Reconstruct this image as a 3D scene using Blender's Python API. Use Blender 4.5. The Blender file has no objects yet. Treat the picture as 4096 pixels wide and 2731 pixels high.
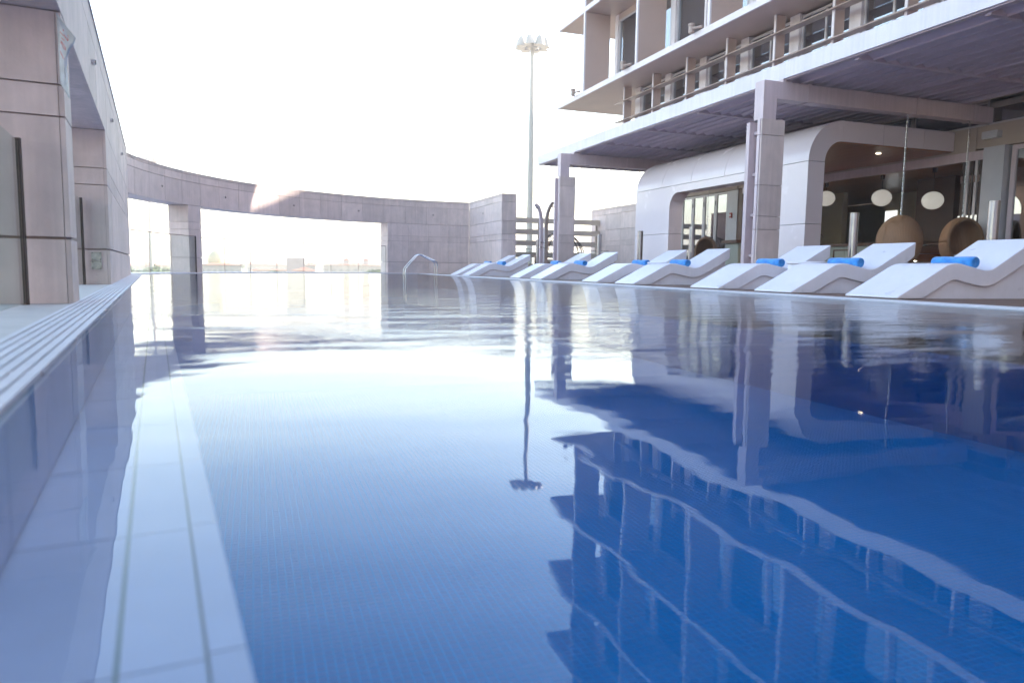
import bpy, math, random
from mathutils import Vector, Matrix
import numpy as np
random.seed(7)
R_ = math.radians
scene = bpy.context.scene
col = scene.collection

# ------------------------------------------------------------------ camera
cam_d = bpy.data.cameras.new("camera"); cam = bpy.data.objects.new("camera", cam_d); col.objects.link(cam)
yaw, pitch, roll = 0.342587, 0.1020003, 0.01455226
fw = Vector((math.sin(yaw)*math.cos(pitch), math.cos(yaw)*math.cos(pitch), -math.sin(pitch)))
rt = Vector((math.cos(yaw), -math.sin(yaw), 0)); up = rt.cross(fw)
r2 = rt*math.cos(roll)+up*math.sin(roll); u2 = up*math.cos(roll)-rt*math.sin(roll)
CAM = Vector((0, 0, 0.32))
m = Matrix((r2, u2, -fw)).transposed().to_4x4(); m.translation = CAM
cam.matrix_world = m
cam_d.sensor_width = 36; cam_d.lens = 25.348; cam_d.clip_start = 0.02; cam_d.clip_end = 6000
cam_d.dof.use_dof = True; cam_d.dof.focus_distance = 13; cam_d.dof.aperture_fstop = 1.8
scene.camera = cam

# ------------------------------------------------------------------ world, sun, exposure
SUN = Vector((1.0, 0.13, 0)).normalized(); SUN_EL = R_(25.6)
world = bpy.data.worlds.new("World"); scene.world = world; world.use_nodes = True
wn = world.node_tree.nodes; wl = world.node_tree.links; wn.clear()
sky = wn.new('ShaderNodeTexSky'); sky.sky_type = 'NISHITA'; sky.sun_disc = False
sky.sun_elevation = SUN_EL; sky.sun_rotation = math.atan2(SUN.x, SUN.y)
sky.air_density = 1.35; sky.dust_density = 1.3; sky.ozone_density = 0.3
bg = wn.new('ShaderNodeBackground'); bg.inputs['Strength'].default_value = 0.13
wo = wn.new('ShaderNodeOutputWorld'); wl.new(sky.outputs[0], bg.inputs[0]); wl.new(bg.outputs[0], wo.inputs[0])
sun_d = bpy.data.lights.new("sun", 'SUN'); sun_d.energy = 3.2; sun_d.angle = R_(0.55); sun_d.color = (1.0, 0.90, 0.76)
sun = bpy.data.objects.new("sun", sun_d); col.objects.link(sun)
sd = Vector((SUN.x*math.cos(SUN_EL), SUN.y*math.cos(SUN_EL), math.sin(SUN_EL)))
sun.rotation_euler = sd.to_track_quat('Z', 'Y').to_euler(); sun.location = (60, 0, 60)
vs = scene.view_settings; vs.view_transform = 'Standard'; vs.look = 'None'; vs.exposure = 2.7; vs.gamma = 1.0
vs.use_curve_mapping = False
cy_ = scene.cycles; cy_.max_bounces = 8; cy_.diffuse_bounces = 3; cy_.glossy_bounces = 4; cy_.transmission_bounces = 4; cy_.volume_bounces = 0; cy_.transparent_max_bounces = 12; cy_.use_adaptive_sampling = True; cy_.adaptive_threshold = .025

# ------------------------------------------------------------------ helpers
class MB:
    def __init__(s): s.v = []; s.f = []; s.uv = None
    def quad(s, a, b, c, d): n = len(s.v); s.v += [tuple(a), tuple(b), tuple(c), tuple(d)]; s.f.append((n, n+1, n+2, n+3)); return s
    def box(s, x0, x1, y0, y1, z0, z1):
        n = len(s.v)
        s.v += [(x0,y0,z0),(x1,y0,z0),(x1,y1,z0),(x0,y1,z0),(x0,y0,z1),(x1,y0,z1),(x1,y1,z1),(x0,y1,z1)]
        s.f += [tuple(n+i for i in q) for q in ((0,3,2,1),(4,5,6,7),(0,1,5,4),(1,2,6,5),(2,3,7,6),(3,0,4,7))]; return s
    def plan(s, poly, z0, z1):           # poly of xy, extruded in z
        if sum(poly[i][0]*poly[(i+1)%len(poly)][1]-poly[(i+1)%len(poly)][0]*poly[i][1] for i in range(len(poly))) < 0: poly = poly[::-1]
        n = len(s.v); k = len(poly)
        s.v += [(x,y,z0) for x,y in poly]+[(x,y,z1) for x,y in poly]
        s.f += [tuple(n+i for i in range(k))[::-1], tuple(n+k+i for i in range(k))]
        s.f += [(n+i, n+(i+1)%k, n+k+(i+1)%k, n+k+i) for i in range(k)]; return s
    def ext(s, poly, axis, a, b):        # axis 'y': poly xz ; axis 'x': poly yz
        n = len(s.v); k = len(poly)
        mk = (lambda p, t: (p[0], t, p[1])) if axis == 'y' else (lambda p, t: (t, p[0], p[1]))
        s.v += [mk(p, a) for p in poly]+[mk(p, b) for p in poly]
        s.f += [tuple(n+i for i in range(k)), tuple(n+k+i for i in range(k))[::-1]]
        s.f += [(n+i, n+k+i, n+k+(i+1)%k, n+(i+1)%k) for i in range(k)]; return s
    def tube(s, pts, r, seg=8, cap=True, closed=False):
        pts = [Vector(p) for p in pts]; n0 = len(s.v); N = len(pts)
        rr = r if isinstance(r, (list, tuple)) else [r]*N
        prev = None
        for i, p in enumerate(pts):
            if closed: t = pts[(i+1)%N]-pts[i-1]
            else: t = pts[min(i+1, N-1)]-pts[max(i-1, 0)]
            t.normalize()
            if prev is None:
                a = Vector((0,0,1)) if abs(t.z) < .9 else Vector((1,0,0)); u = t.cross(a).normalized()
            else: u = (prev-t*prev.dot(t)).normalized()
            prev = u; w = t.cross(u)
            for k in range(seg):
                an = 2*math.pi*k/seg; s.v.append(tuple(p+(u*math.cos(an)+w*math.sin(an))*rr[i]))
        for i in range(N if closed else N-1):
            j = (i+1) % N
            for k in range(seg):
                s.f.append((n0+i*seg+k, n0+i*seg+(k+1)%seg, n0+j*seg+(k+1)%seg, n0+j*seg+k))
        if cap and not closed:
            s.f.append(tuple(n0+k for k in range(seg))[::-1]); s.f.append(tuple(n0+(N-1)*seg+k for k in range(seg)))
        return s
    def lathe(s, c, prof, seg=24):       # prof list of (r,z)
        n0 = len(s.v)
        for r, z in prof:
            for k in range(seg):
                an = 2*math.pi*k/seg; s.v.append((c[0]+r*math.cos(an), c[1]+r*math.sin(an), c[2]+z))
        for i in range(len(prof)-1):
            for k in range(seg):
                s.f.append((n0+i*seg+k, n0+i*seg+(k+1)%seg, n0+(i+1)*seg+(k+1)%seg, n0+(i+1)*seg+k))
        s.f.append(tuple(n0+k for k in range(seg))[::-1]); s.f.append(tuple(n0+(len(prof)-1)*seg+k for k in range(seg)))
        return s
    def mesh(s, name, mat, off=(0,0,0), smooth=False):
        me = bpy.data.meshes.new(name)
        me.from_pydata([(a-off[0], b-off[1], c-off[2]) for a, b, c in s.v], [], s.f)
        me.materials.append(mat); me.update()
        if s.uv is not None:
            ul = me.uv_layers.new(name="UVMap")
            for lp in me.loops: ul.data[lp.index].uv = s.uv[lp.vertex_index]
        if smooth:
            for p in me.polygons: p.use_smooth = True
            try: me.set_sharp_from_angle(angle=R_(35))
            except Exception: pass
        return me
OFF = {}
def link(name, me, parent=None, loc=None):
    o = bpy.data.objects.new(name, me); col.objects.link(o)
    if parent is not None: o.parent = parent
    if loc is not None: o.location = loc
    return o
def root(name, loc, label, cat, group=None):
    o = bpy.data.objects.new(name, None); col.objects.link(o); o.location = loc; o.empty_display_size = .1
    OFF[o.name] = tuple(loc); o['label'] = label; o['category'] = cat
    if group: o['group'] = group
    return o
def part(name, mb, mat, parent, smooth=False, label=None):   # mb in world coordinates
    off = OFF[parent.name]
    o = link(name, mb.mesh(name, mat, off, smooth), parent); OFF[o.name] = off
    if label: o['label'] = label
    return o
def rep(name, src, parent, d):           # copy of a part (shared mesh) shifted by d
    o = src.copy(); o.name = name; col.objects.link(o); o.parent = parent; o.location = Vector(src.location)+Vector(d)
    OFF[o.name] = OFF[parent.name]
    return o
def single(name, mb, mat, label, cat, smooth=False, group=None):
    xs = [v[0] for v in mb.v]; ys = [v[1] for v in mb.v]; zs = [v[2] for v in mb.v]
    c = ((min(xs)+max(xs))/2, (min(ys)+max(ys))/2, min(zs))
    o = link(name, mb.mesh(name, mat, c, smooth), None, c); OFF[o.name] = c
    o['label'] = label; o['category'] = cat
    if group: o['group'] = group
    return o
def struct(name, mb, mat, smooth=False, kind='structure'):
    o = link(name, mb.mesh(name, mat, (0,0,0), smooth)); o['kind'] = kind; OFF[o.name] = (0,0,0); return o
def copy_tree(o, loc, label=None, rz=None):
    c = o.copy(); col.objects.link(c); c.location = loc
    if rz is not None: c.rotation_euler = (0, 0, rz)
    if label: c['label'] = label
    for ch in o.children:
        d = ch.copy(); col.objects.link(d); d.parent = c
        for g in ch.children:
            e = g.copy(); col.objects.link(e); e.parent = d
    return c

# ------------------------------------------------------------------ materials
def nt(name):
    m = bpy.data.materials.new(name); m.use_nodes = True
    n = m.node_tree.nodes; n.clear(); o = n.new('ShaderNodeOutputMaterial'); return m, n, m.node_tree.links, o
def principled(name, base, rough=.5, metal=0., var=.0, scale=4., stretch=(1,1,1), bump=0., bscale=60., rand=0., spec=.5, streak=0., rvar=0., coat=0.):
    m, n, l, o = nt(name)
    b = n.new('ShaderNodeBsdfPrincipled'); l.new(b.outputs[0], o.inputs[0])
    b.inputs['Roughness'].default_value = rough; b.inputs['Metallic'].default_value = metal
    b.inputs['Base Color'].default_value = (*base, 1); b.inputs['Specular IOR Level'].default_value = spec
    b.inputs['Coat Weight'].default_value = coat
    if var or rand or bump or streak or rvar:
        g = n.new('ShaderNodeNewGeometry'); mp = n.new('ShaderNodeMapping'); mp.inputs['Scale'].default_value = stretch
        l.new(g.outputs['Position'], mp.inputs[0])
        nz = n.new('ShaderNodeTexNoise'); nz.inputs['Scale'].default_value = scale; nz.inputs['Detail'].default_value = 6; nz.inputs['Roughness'].default_value = .62
        l.new(mp.outputs[0], nz.inputs[0])
        rg = n.new('ShaderNodeMapRange'); rg.inputs[1].default_value = .3; rg.inputs[2].default_value = .7
        rg.inputs[3].default_value = 1-var; rg.inputs[4].default_value = 1+var; l.new(nz.outputs[0], rg.inputs[0])
        val = rg.outputs[0]
        if rand:
            oi = n.new('ShaderNodeObjectInfo'); r3 = n.new('ShaderNodeMapRange'); r3.inputs[3].default_value = 1-rand; r3.inputs[4].default_value = 1+rand
            l.new(oi.outputs['Random'], r3.inputs[0]); mu = n.new('ShaderNodeMath'); mu.operation = 'MULTIPLY'
            l.new(val, mu.inputs[0]); l.new(r3.outputs[0], mu.inputs[1]); val = mu.outputs[0]
        if streak:
            mp2 = n.new('ShaderNodeMapping'); mp2.inputs['Scale'].default_value = (9, 9, .35); l.new(g.outputs['Position'], mp2.inputs[0])
            n2 = n.new('ShaderNodeTexNoise'); n2.inputs['Scale'].default_value = 1.6; n2.inputs['Detail'].default_value = 4; l.new(mp2.outputs[0], n2.inputs[0])
            r4 = n.new('ShaderNodeMapRange'); r4.inputs[1].default_value = .35; r4.inputs[2].default_value = .65; r4.inputs[3].default_value = 1-streak; r4.inputs[4].default_value = 1+streak
            l.new(n2.outputs[0], r4.inputs[0]); mu = n.new('ShaderNodeMath'); mu.operation = 'MULTIPLY'
            l.new(val, mu.inputs[0]); l.new(r4.outputs[0], mu.inputs[1]); val = mu.outputs[0]
        vm = n.new('ShaderNodeVectorMath'); vm.operation = 'SCALE'; vm.inputs[0].default_value = base; l.new(val, vm.inputs['Scale'])
        l.new(vm.outputs[0], b.inputs['Base Color'])
        if rvar:
            r5 = n.new('ShaderNodeMapRange'); r5.inputs[1].default_value = .3; r5.inputs[2].default_value = .7; r5.inputs[3].default_value = max(.02, rough-rvar); r5.inputs[4].default_value = rough+rvar
            l.new(nz.outputs[0], r5.inputs[0]); l.new(r5.outputs[0], b.inputs['Roughness'])
        if bump:
            nb = n.new('ShaderNodeTexNoise'); nb.inputs['Scale'].default_value = bscale; nb.inputs['Detail'].default_value = 4; l.new(mp.outputs[0], nb.inputs[0])
            bp = n.new('ShaderNodeBump'); bp.inputs['Strength'].default_value = 1; bp.inputs['Distance'].default_value = bump
            l.new(nb.outputs[0], bp.inputs['Height']); l.new(bp.outputs[0], b.inputs['Normal'])
    return m
M = {}
M['stone'] = principled('limestone', (.60, .475, .452), .62, var=.10, scale=3.2, rand=.10, streak=.06, bump=.0012, bscale=45)
M['joint'] = principled('recessed_joint', (.36, .27, .255), .9, var=.1)  # darker core material showing between the stone panels
M['white_shell'] = principled('white_fibreglass', (.80, .75, .82), .34, var=.035, scale=3.5, rvar=.08, spec=.5, streak=.015)
M['white_panel'] = principled('white_composite_panel', (.78, .68, .72), .24, var=.03, scale=1.2, rand=.03, rvar=.07)
M['coping'] = principled('white_coping', (.70, .66, .70), .5, var=.06, scale=8)
M['paving'] = principled('pale_paving', (.55, .50, .51), .6, var=.08, scale=3, bump=.0006)
M['grate'] = principled('white_grating', (.66, .63, .70), .45, var=.08, scale=9)
M['grate_bed'] = principled('gutter_channel', (.30, .32, .36), .6, var=.1)
M['deck'] = principled('brown_decking', (.16, .085, .06), .45, var=.3, scale=6, stretch=(1, 12, 1), bump=.001, bscale=30)
M['steel'] = principled('brushed_steel', (.42, .40, .42), .26, metal=1., var=.06, scale=30, stretch=(1, 1, .06))
M['chrome'] = principled('polished_steel', (.75, .74, .74), .12, metal=1., var=.04)
M['frame_paint'] = principled('grey_painted_steel', (.56, .44, .47), .42, var=.05, scale=2, streak=.06)
M['louvre'] = principled('grey_aluminium_louvre', (.56, .44, .50), .4, var=.06, scale=3, rand=.08)
M['fascia'] = principled('pale_fascia_coating', (.66, .60, .66), .42, var=.05, scale=1.4, streak=.05)
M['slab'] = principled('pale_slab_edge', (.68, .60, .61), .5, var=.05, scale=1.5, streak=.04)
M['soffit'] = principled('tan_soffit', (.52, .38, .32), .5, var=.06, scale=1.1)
M['fin'] = principled('terracotta_fin', (.50, .35, .30), .5, var=.06, scale=1.1, rand=.05)
M['winframe'] = principled('window_frame', (.52, .47, .49), .35, var=.05)
M['blade'] = principled('bronze_blade', (.36, .26, .22), .4, var=.06, rand=.05)
M['dark'] = principled('dark_bronze', (.055, .032, .028), .4, var=.15)
M['beige'] = principled('beige_render', (.42, .33, .28), .7, var=.07, scale=2)
M['rail'] = principled('pale_rail', (.60, .50, .43), .6, var=.06)
M['railbrown'] = principled('bronze_rail', (.20, .13, .11), .45, var=.1)
M['facade_panel'] = principled('grey_facade_panel', (.50, .48, .52), .4, var=.05)
M['wood'] = principled('wood_ceiling', (.34, .13, .045), .3, var=.22, scale=3, stretch=(12, .7, 1), bump=.0006, rand=.06)
M['wood_dark'] = principled('dark_brown_panelling', (.12, .052, .03), .5, var=.15, scale=3)
M['plaster'] = principled('cream_plaster', (.62, .52, .36), .8, var=.05)
M['ochre'] = principled('ochre_panel', (.45, .28, .08), .6, var=.06)
M['counter'] = principled('sage_counter_front', (.42, .47, .45), .35, var=.05)
M['floor_in'] = principled('stone_floor', (.30, .25, .21), .3, var=.1, scale=2)
M['red'] = principled('red_plastic', (.45, .03, .02), .4, var=.05)
M['tower_wall'] = principled('tower_wall', (.42, .36, .34), .6, var=.06)
M['cityground'] = principled('dusty_ground', (.40, .36, .29), .9, var=.2, scale=.05)
M['citywall'] = principled('painted_city_wall', (.46, .42, .40), .8, var=.06, scale=.6, rand=.08)
M['citypink'] = principled('pink_city_wall', (.42, .34, .33), .8, var=.05, scale=.6)
M['cityroof'] = principled('clay_roof', (.32, .14, .10), .8, var=.15, scale=2)
M['citywin'] = principled('far_window', (.28, .27, .27), .3, var=.1)
M['gold'] = principled('gilded_dome', (.52, .44, .28), .4, metal=.2, var=.08)
M['bark'] = principled('bark', (.12, .08, .05), .9, var=.2)
M['lamp_white'] = principled('lamp_housing', (.36, .33, .30), .4, var=.06)
M['globe'] = principled('opal_glass', (.82, .82, .78), .25, var=.01)
M['film'] = principled('plastic_film', (.60, .64, .70), .25, var=.12, scale=14)
M['galv'] = principled('stained_metal_plate', (.46, .43, .38), .45, metal=.5, var=.25, scale=22)
M['exit'] = principled('green_sign', (.02, .16, .07), .4, var=.05)
M['print'] = principled('red_print', (.62, .10, .10), .5, var=.05)
M['white'] = principled('white_paint', (.8, .8, .8), .5, var=.02)
M['poolwall'] = principled('pale_pool_tile', (.72, .68, .78), .3, var=.06, scale=3, rand=.05)
M['poolgrout'] = principled('grey_green_grout', (.30, .36, .33), .8, var=.1)

def leafmat():
    m, n, l, o = nt('foliage'); b = n.new('ShaderNodeBsdfPrincipled'); l.new(b.outputs[0], o.inputs[0])
    g = n.new('ShaderNodeNewGeometry'); cr = n.new('ShaderNodeValToRGB'); l.new(g.outputs['Random Per Island'], cr.inputs[0])
    cr.color_ramp.elements[0].color = (.035, .075, .02, 1); cr.color_ramp.elements[1].color = (.12, .17, .06, 1)
    l.new(cr.outputs[0], b.inputs['Base Color']); b.inputs['Roughness'].default_value = .6; return m
M['leaf'] = leafmat()

def towel():
    m, n, l, o = nt('blue_terry'); b = n.new('ShaderNodeBsdfPrincipled'); l.new(b.outputs[0], o.inputs[0])
    tc = n.new('ShaderNodeTexCoord'); nz = n.new('ShaderNodeTexNoise'); nz.inputs['Scale'].default_value = 14; nz.inputs['Detail'].default_value = 5; l.new(tc.outputs['Object'], nz.inputs[0])
    cr = n.new('ShaderNodeValToRGB'); l.new(nz.outputs[0], cr.inputs[0]); cr.color_ramp.elements[0].position = .35; cr.color_ramp.elements[1].position = .65
    cr.color_ramp.elements[0].color = (.015, .19, .56, 1); cr.color_ramp.elements[1].color = (.04, .30, .72, 1)
    l.new(cr.outputs[0], b.inputs['Base Color']); b.inputs['Roughness'].default_value = .95; b.inputs['Sheen Weight'].default_value = .5
    n2 = n.new('ShaderNodeTexNoise'); n2.inputs['Scale'].default_value = 160; l.new(tc.outputs['Object'], n2.inputs[0])
    bp = n.new('ShaderNodeBump'); bp.inputs['Distance'].default_value = .004; l.new(n2.outputs[0], bp.inputs['Height']); l.new(bp.outputs[0], b.inputs['Normal']); return m
M['towel'] = towel()

def wicker():
    m, n, l, o = nt('wicker'); b = n.new('ShaderNodeBsdfPrincipled'); l.new(b.outputs[0], o.inputs[0])
    uv = n.new('ShaderNodeUVMap'); sp = n.new('ShaderNodeSeparateXYZ'); l.new(uv.outputs[0], sp.inputs[0])
    def sine(sock, freq):
        a = n.new('ShaderNodeMath'); a.operation = 'MULTIPLY'; a.inputs[1].default_value = freq*2*math.pi; l.new(sock, a.inputs[0])
        c = n.new('ShaderNodeMath'); c.operation = 'SINE'; l.new(a.outputs[0], c.inputs[0]); return c.outputs[0]
    su = sine(sp.outputs[0], 44); sv = sine(sp.outputs[1], 46)
    mu = n.new('ShaderNodeMath'); mu.operation = 'MULTIPLY'; l.new(su, mu.inputs[0]); l.new(sv, mu.inputs[1])
    ad = n.new('ShaderNodeMath'); ad.operation = 'MULTIPLY_ADD'; l.new(su, ad.inputs[0]); ad.inputs[1].default_value = .6; l.new(mu.outputs[0], ad.inputs[2])
    rg = n.new('ShaderNodeMapRange'); rg.inputs[1].default_value = -1.4; rg.inputs[2].default_value = 1.2; l.new(ad.outputs[0], rg.inputs[0])
    cr = n.new('ShaderNodeValToRGB'); cr.color_ramp.elements[0].color = (.13, .062, .032, 1); cr.color_ramp.elements[1].color = (.52, .28, .15, 1); l.new(rg.outputs[0], cr.inputs[0])
    l.new(cr.outputs[0], b.inputs['Base Color']); b.inputs['Roughness'].default_value = .55
    bp = n.new('ShaderNodeBump'); bp.inputs['Distance'].default_value = .008; l.new(rg.outputs[0], bp.inputs['Height']); l.new(bp.outputs[0], b.inputs['Normal']); return m
M['wicker'] = wicker()

def glass(name, tint=(.9, .95, .93), f0=.04, refl=1.0, rough=0.0):
    m, n, l, o = nt(name); mx = n.new('ShaderNodeMixShader'); l.new(mx.outputs[0], o.inputs[0])
    lw = n.new('ShaderNodeLayerWeight'); lw.inputs[0].default_value = .5
    pw = n.new('ShaderNodeMath'); pw.operation = 'POWER'; pw.inputs[1].default_value = 5; l.new(lw.outputs['Facing'], pw.inputs[0])
    mm = n.new('ShaderNodeMath'); mm.operation = 'MULTIPLY_ADD'; mm.inputs[1].default_value = 1-f0; mm.inputs[2].default_value = f0; l.new(pw.outputs[0], mm.inputs[0])
    t = n.new('ShaderNodeBsdfTransparent'); t.inputs[0].default_value = (*tint, 1)
    g = n.new('ShaderNodeBsdfGlossy'); g.inputs['Roughness'].default_value = rough; g.inputs[0].default_value = (refl, refl, refl, 1)
    l.new(mm.outputs[0], mx.inputs[0]); l.new(t.outputs[0], mx.inputs[1]); l.new(g.outputs[0], mx.inputs[2]); return m
M['glass'] = glass('clear_glass', (.93, .96, .95))
M['glass_green'] = glass('greenish_glass', (.80, .90, .88))
def pane():
    m, n, l, o = nt('window_pane'); mx = n.new('ShaderNodeMixShader'); l.new(mx.outputs[0], o.inputs[0])
    lw = n.new('ShaderNodeLayerWeight'); lw.inputs[0].default_value = .35
    rg = n.new('ShaderNodeMapRange'); rg.inputs[3].default_value = .34; rg.inputs[4].default_value = .95; l.new(lw.outputs['Fresnel'], rg.inputs[0])
    t = n.new('ShaderNodeBsdfTransparent'); t.inputs[0].default_value = (.42, .40, .38, 1)
    g = n.new('ShaderNodeBsdfGlossy'); g.inputs['Roughness'].default_value = .015; g.inputs[0].default_value = (.85, .88, .95, 1)
    l.new(rg.outputs[0], mx.inputs[0]); l.new(t.outputs[0], mx.inputs[1]); l.new(g.outputs[0], mx.inputs[2]); return m
M['pane'] = pane()
def glow_globe():  # faint emission added so the opal globes come out brighter
    m = principled('glowing_opal_glass', (.82, .82, .78), .25, var=.01); b = [q for q in m.node_tree.nodes if q.type == 'BSDF_PRINCIPLED'][0]
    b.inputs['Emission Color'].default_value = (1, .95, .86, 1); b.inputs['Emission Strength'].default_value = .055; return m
M['globe'] = glow_globe()
def emit(name, c, s):
    m, n, l, o = nt(name); e = n.new('ShaderNodeEmission'); e.inputs[0].default_value = (*c, 1); e.inputs[1].default_value = s; l.new(e.outputs[0], o.inputs[0]); return m
M['downlight'] = emit('lit_downlight', (1, .86, .62), 2.2)
M['skylit'] = emit('lit_window', (.92, .97, 1.0), .2)

def mosaic(name, grid):
    m, n, l, o = nt(name); b = n.new('ShaderNodeBsdfPrincipled'); l.new(b.outputs[0], o.inputs[0]); b.inputs['Roughness'].default_value = .35
    g = n.new('ShaderNodeNewGeometry')
    sc = n.new('ShaderNodeVectorMath'); sc.operation = 'SCALE'; sc.inputs['Scale'].default_value = 1/.04; l.new(g.outputs['Position'], sc.inputs[0])
    fl = n.new('ShaderNodeVectorMath'); fl.operation = 'FLOOR'; l.new(sc.outputs[0], fl.inputs[0])
    wn_ = n.new('ShaderNodeTexWhiteNoise'); l.new(fl.outputs[0], wn_.inputs[0])
    nz = n.new('ShaderNodeTexNoise'); nz.inputs['Scale'].default_value = .7; l.new(g.outputs['Position'], nz.inputs[0])
    ad = n.new('ShaderNodeMath'); ad.operation = 'MULTIPLY_ADD'; ad.inputs[1].default_value = .16; l.new(wn_.outputs[0], ad.inputs[0]); l.new(nz.outputs[0], ad.inputs[2])
    cr = n.new('ShaderNodeValToRGB'); l.new(ad.outputs[0], cr.inputs[0]); cr.color_ramp.elements[0].position = .3; cr.color_ramp.elements[1].position = .95
    cr.color_ramp.elements[0].color = (.0004, .165, .42, 1); cr.color_ramp.elements[1].color = (.0007, .205, .50, 1)
    out = cr.outputs[0]
    if grid:
        fr = n.new('ShaderNodeVectorMath'); fr.operation = 'FRACTION'; l.new(sc.outputs[0], fr.inputs[0]); sp = n.new('ShaderNodeSeparateXYZ'); l.new(fr.outputs[0], sp.inputs[0])
        lo = []
        for k in (0, 1):
            lt = n.new('ShaderNodeMath'); lt.operation = 'LESS_THAN'; lt.inputs[1].default_value = .08; l.new(sp.outputs[k], lt.inputs[0]); lo.append(lt)
        mxm = n.new('ShaderNodeMath'); mxm.operation = 'MAXIMUM'; l.new(lo[0].outputs[0], mxm.inputs[0]); l.new(lo[1].outputs[0], mxm.inputs[1])
        mix = n.new('ShaderNodeMix'); mix.data_type = 'RGBA'; l.new(mxm.outputs[0], mix.inputs[0]); l.new(out, mix.inputs[6]); mix.inputs[7].default_value = (.006, .25, .54, 1); out = mix.outputs[2]
    l.new(out, b.inputs['Base Color']); return m
M['mosaic'] = mosaic('blue_mosaic', False); M['mosaic_grid'] = mosaic('blue_mosaic_far', True)
M['mosaic_grout'] = principled('aqua_grout', (.006, .26, .55), .8, var=.1)

def water():
    m, n, l, o = nt('pool_water'); mx = n.new('ShaderNodeMixShader'); l.new(mx.outputs[0], o.inputs[0])
    g = n.new('ShaderNodeNewGeometry')
    def noise(scale, stretch, detail=2, rough=.5, rot=0.):
        mp = n.new('ShaderNodeMapping'); mp.inputs['Scale'].default_value = stretch; mp.inputs['Rotation'].default_value = (0, 0, rot); l.new(g.outputs['Position'], mp.inputs[0])
        t = n.new('ShaderNodeTexNoise'); t.inputs['Scale'].default_value = scale; t.inputs['Detail'].default_value = detail; t.inputs['Roughness'].default_value = rough
        l.new(mp.outputs[0], t.inputs[0]); return t.outputs[0]
    def mul(a, k):
        q = n.new('ShaderNodeMath'); q.operation = 'MULTIPLY'; l.new(a, q.inputs[0])
        if isinstance(k, float): q.inputs[1].default_value = k
        else: l.new(k, q.inputs[1])
        return q.outputs[0]
    def add(a, b):
        q = n.new('ShaderNodeMath'); q.operation = 'ADD'; l.new(a, q.inputs[0]); l.new(b, q.inputs[1]); return q.outputs[0]
    sw = mul(noise(.75, (1, 1.25, 1), 1.5, .4, .5), .0060)
    md = mul(noise(2.2, (.5, 1.4, 1), 1.5, .45, .12), .0021)
    # breeze patches: the far and right-hand water is ruffled, the near left corner lies calm
    sp = n.new('ShaderNodeSeparateXYZ'); l.new(g.outputs['Position'], sp.inputs[0])
    gx = n.new('ShaderNodeMath'); gx.operation = 'MULTIPLY_ADD'; gx.inputs[1].default_value = .085; gx.inputs[2].default_value = -.215; l.new(sp.outputs[1], gx.inputs[0])
    gy = n.new('ShaderNodeMath'); gy.operation = 'MULTIPLY_ADD'; gy.inputs[1].default_value = .032; l.new(sp.outputs[0], gy.inputs[0]); l.new(gx.outputs[0], gy.inputs[2])
    cl = n.new('ShaderNodeClamp'); cl.inputs[1].default_value = -.12; cl.inputs[2].default_value = .26; l.new(gy.outputs[0], cl.inputs[0])
    mk = n.new('ShaderNodeMapRange'); mk.inputs[1].default_value = .44; mk.inputs[2].default_value = .74; mk.interpolation_type = 'SMOOTHSTEP'
    l.new(add(noise(.5, (.6, 1, 1), 2, .5, .2), cl.outputs[0]), mk.inputs[0])
    ch = mul(mul(noise(8., (.7, 1.9, 1), 3.5, .6, .25), .0040), mk.outputs[0])
    fine = mul(mul(noise(26., (.8, 1.3, 1), 2, .5), .0010), mk.outputs[0])
    br = mul(mul(noise(2.6, (.5, 1.7, 1), 2, .5, .1), .0100), mk.outputs[0])
    m2 = mul(noise(4.6, (.65, 1.4, 1), 1.5, .45, .2), .0010)
    hgt = add(add(add(sw, md), add(ch, fine)), add(br, m2))
    bp = n.new('ShaderNodeBump'); bp.inputs['Strength'].default_value = 1; bp.inputs['Distance'].default_value = 1.0; l.new(hgt, bp.inputs['Height'])
    fr = n.new('ShaderNodeFresnel'); fr.inputs[0].default_value = 1.333; l.new(bp.outputs[0], fr.inputs['Normal'])
    t = n.new('ShaderNodeBsdfTransparent'); t.inputs[0].default_value = (.84, .94, .99, 1)
    gl = n.new('ShaderNodeBsdfGlossy'); gl.inputs['Roughness'].default_value = 0.0; l.new(bp.outputs[0], gl.inputs['Normal'])
    l.new(fr.outputs[0], mx.inputs[0]); l.new(t.outputs[0], mx.inputs[1]); l.new(gl.outputs[0], mx.inputs[2]); return m
M['water'] = water()

# ------------------------------------------------------------------ plan geometry
LA = -0.116459
LD = Vector((math.sin(LA), math.cos(LA), 0)); LN = Vector((math.cos(LA), -math.sin(LA), 0))   # along the left wall, towards the pool
WP = Vector((-1.292, 6.24, 0)); GP = Vector((-.498, 1.718, 0))
def wl_(y, off=0.):                    # point on the left wall face at world y, moved off towards the pool
    t = (y-WP.y)/LD.y; q = WP+LD*t+LN*off; return (q.x, q.y)
def gl_(y, off=0.):
    t = (y-GP.y)/LD.y; q = GP+LD*t+LN*off; return (q.x, q.y)
AC = Vector((8.233, 19.611)); AR = 11.434
def arc(t, r=AR): return (AC.x-r*math.cos(t), AC.y+r*math.sin(t))
T0, T1 = R_(6.5), R_(93.7)
ZT, ZB = 3.12, 2.12
CX = 6.62                               # pool edge of the coping
tw = math.acos((AC.x-CX)/(AR-.12))      # arc angle where coping meets arc
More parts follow.
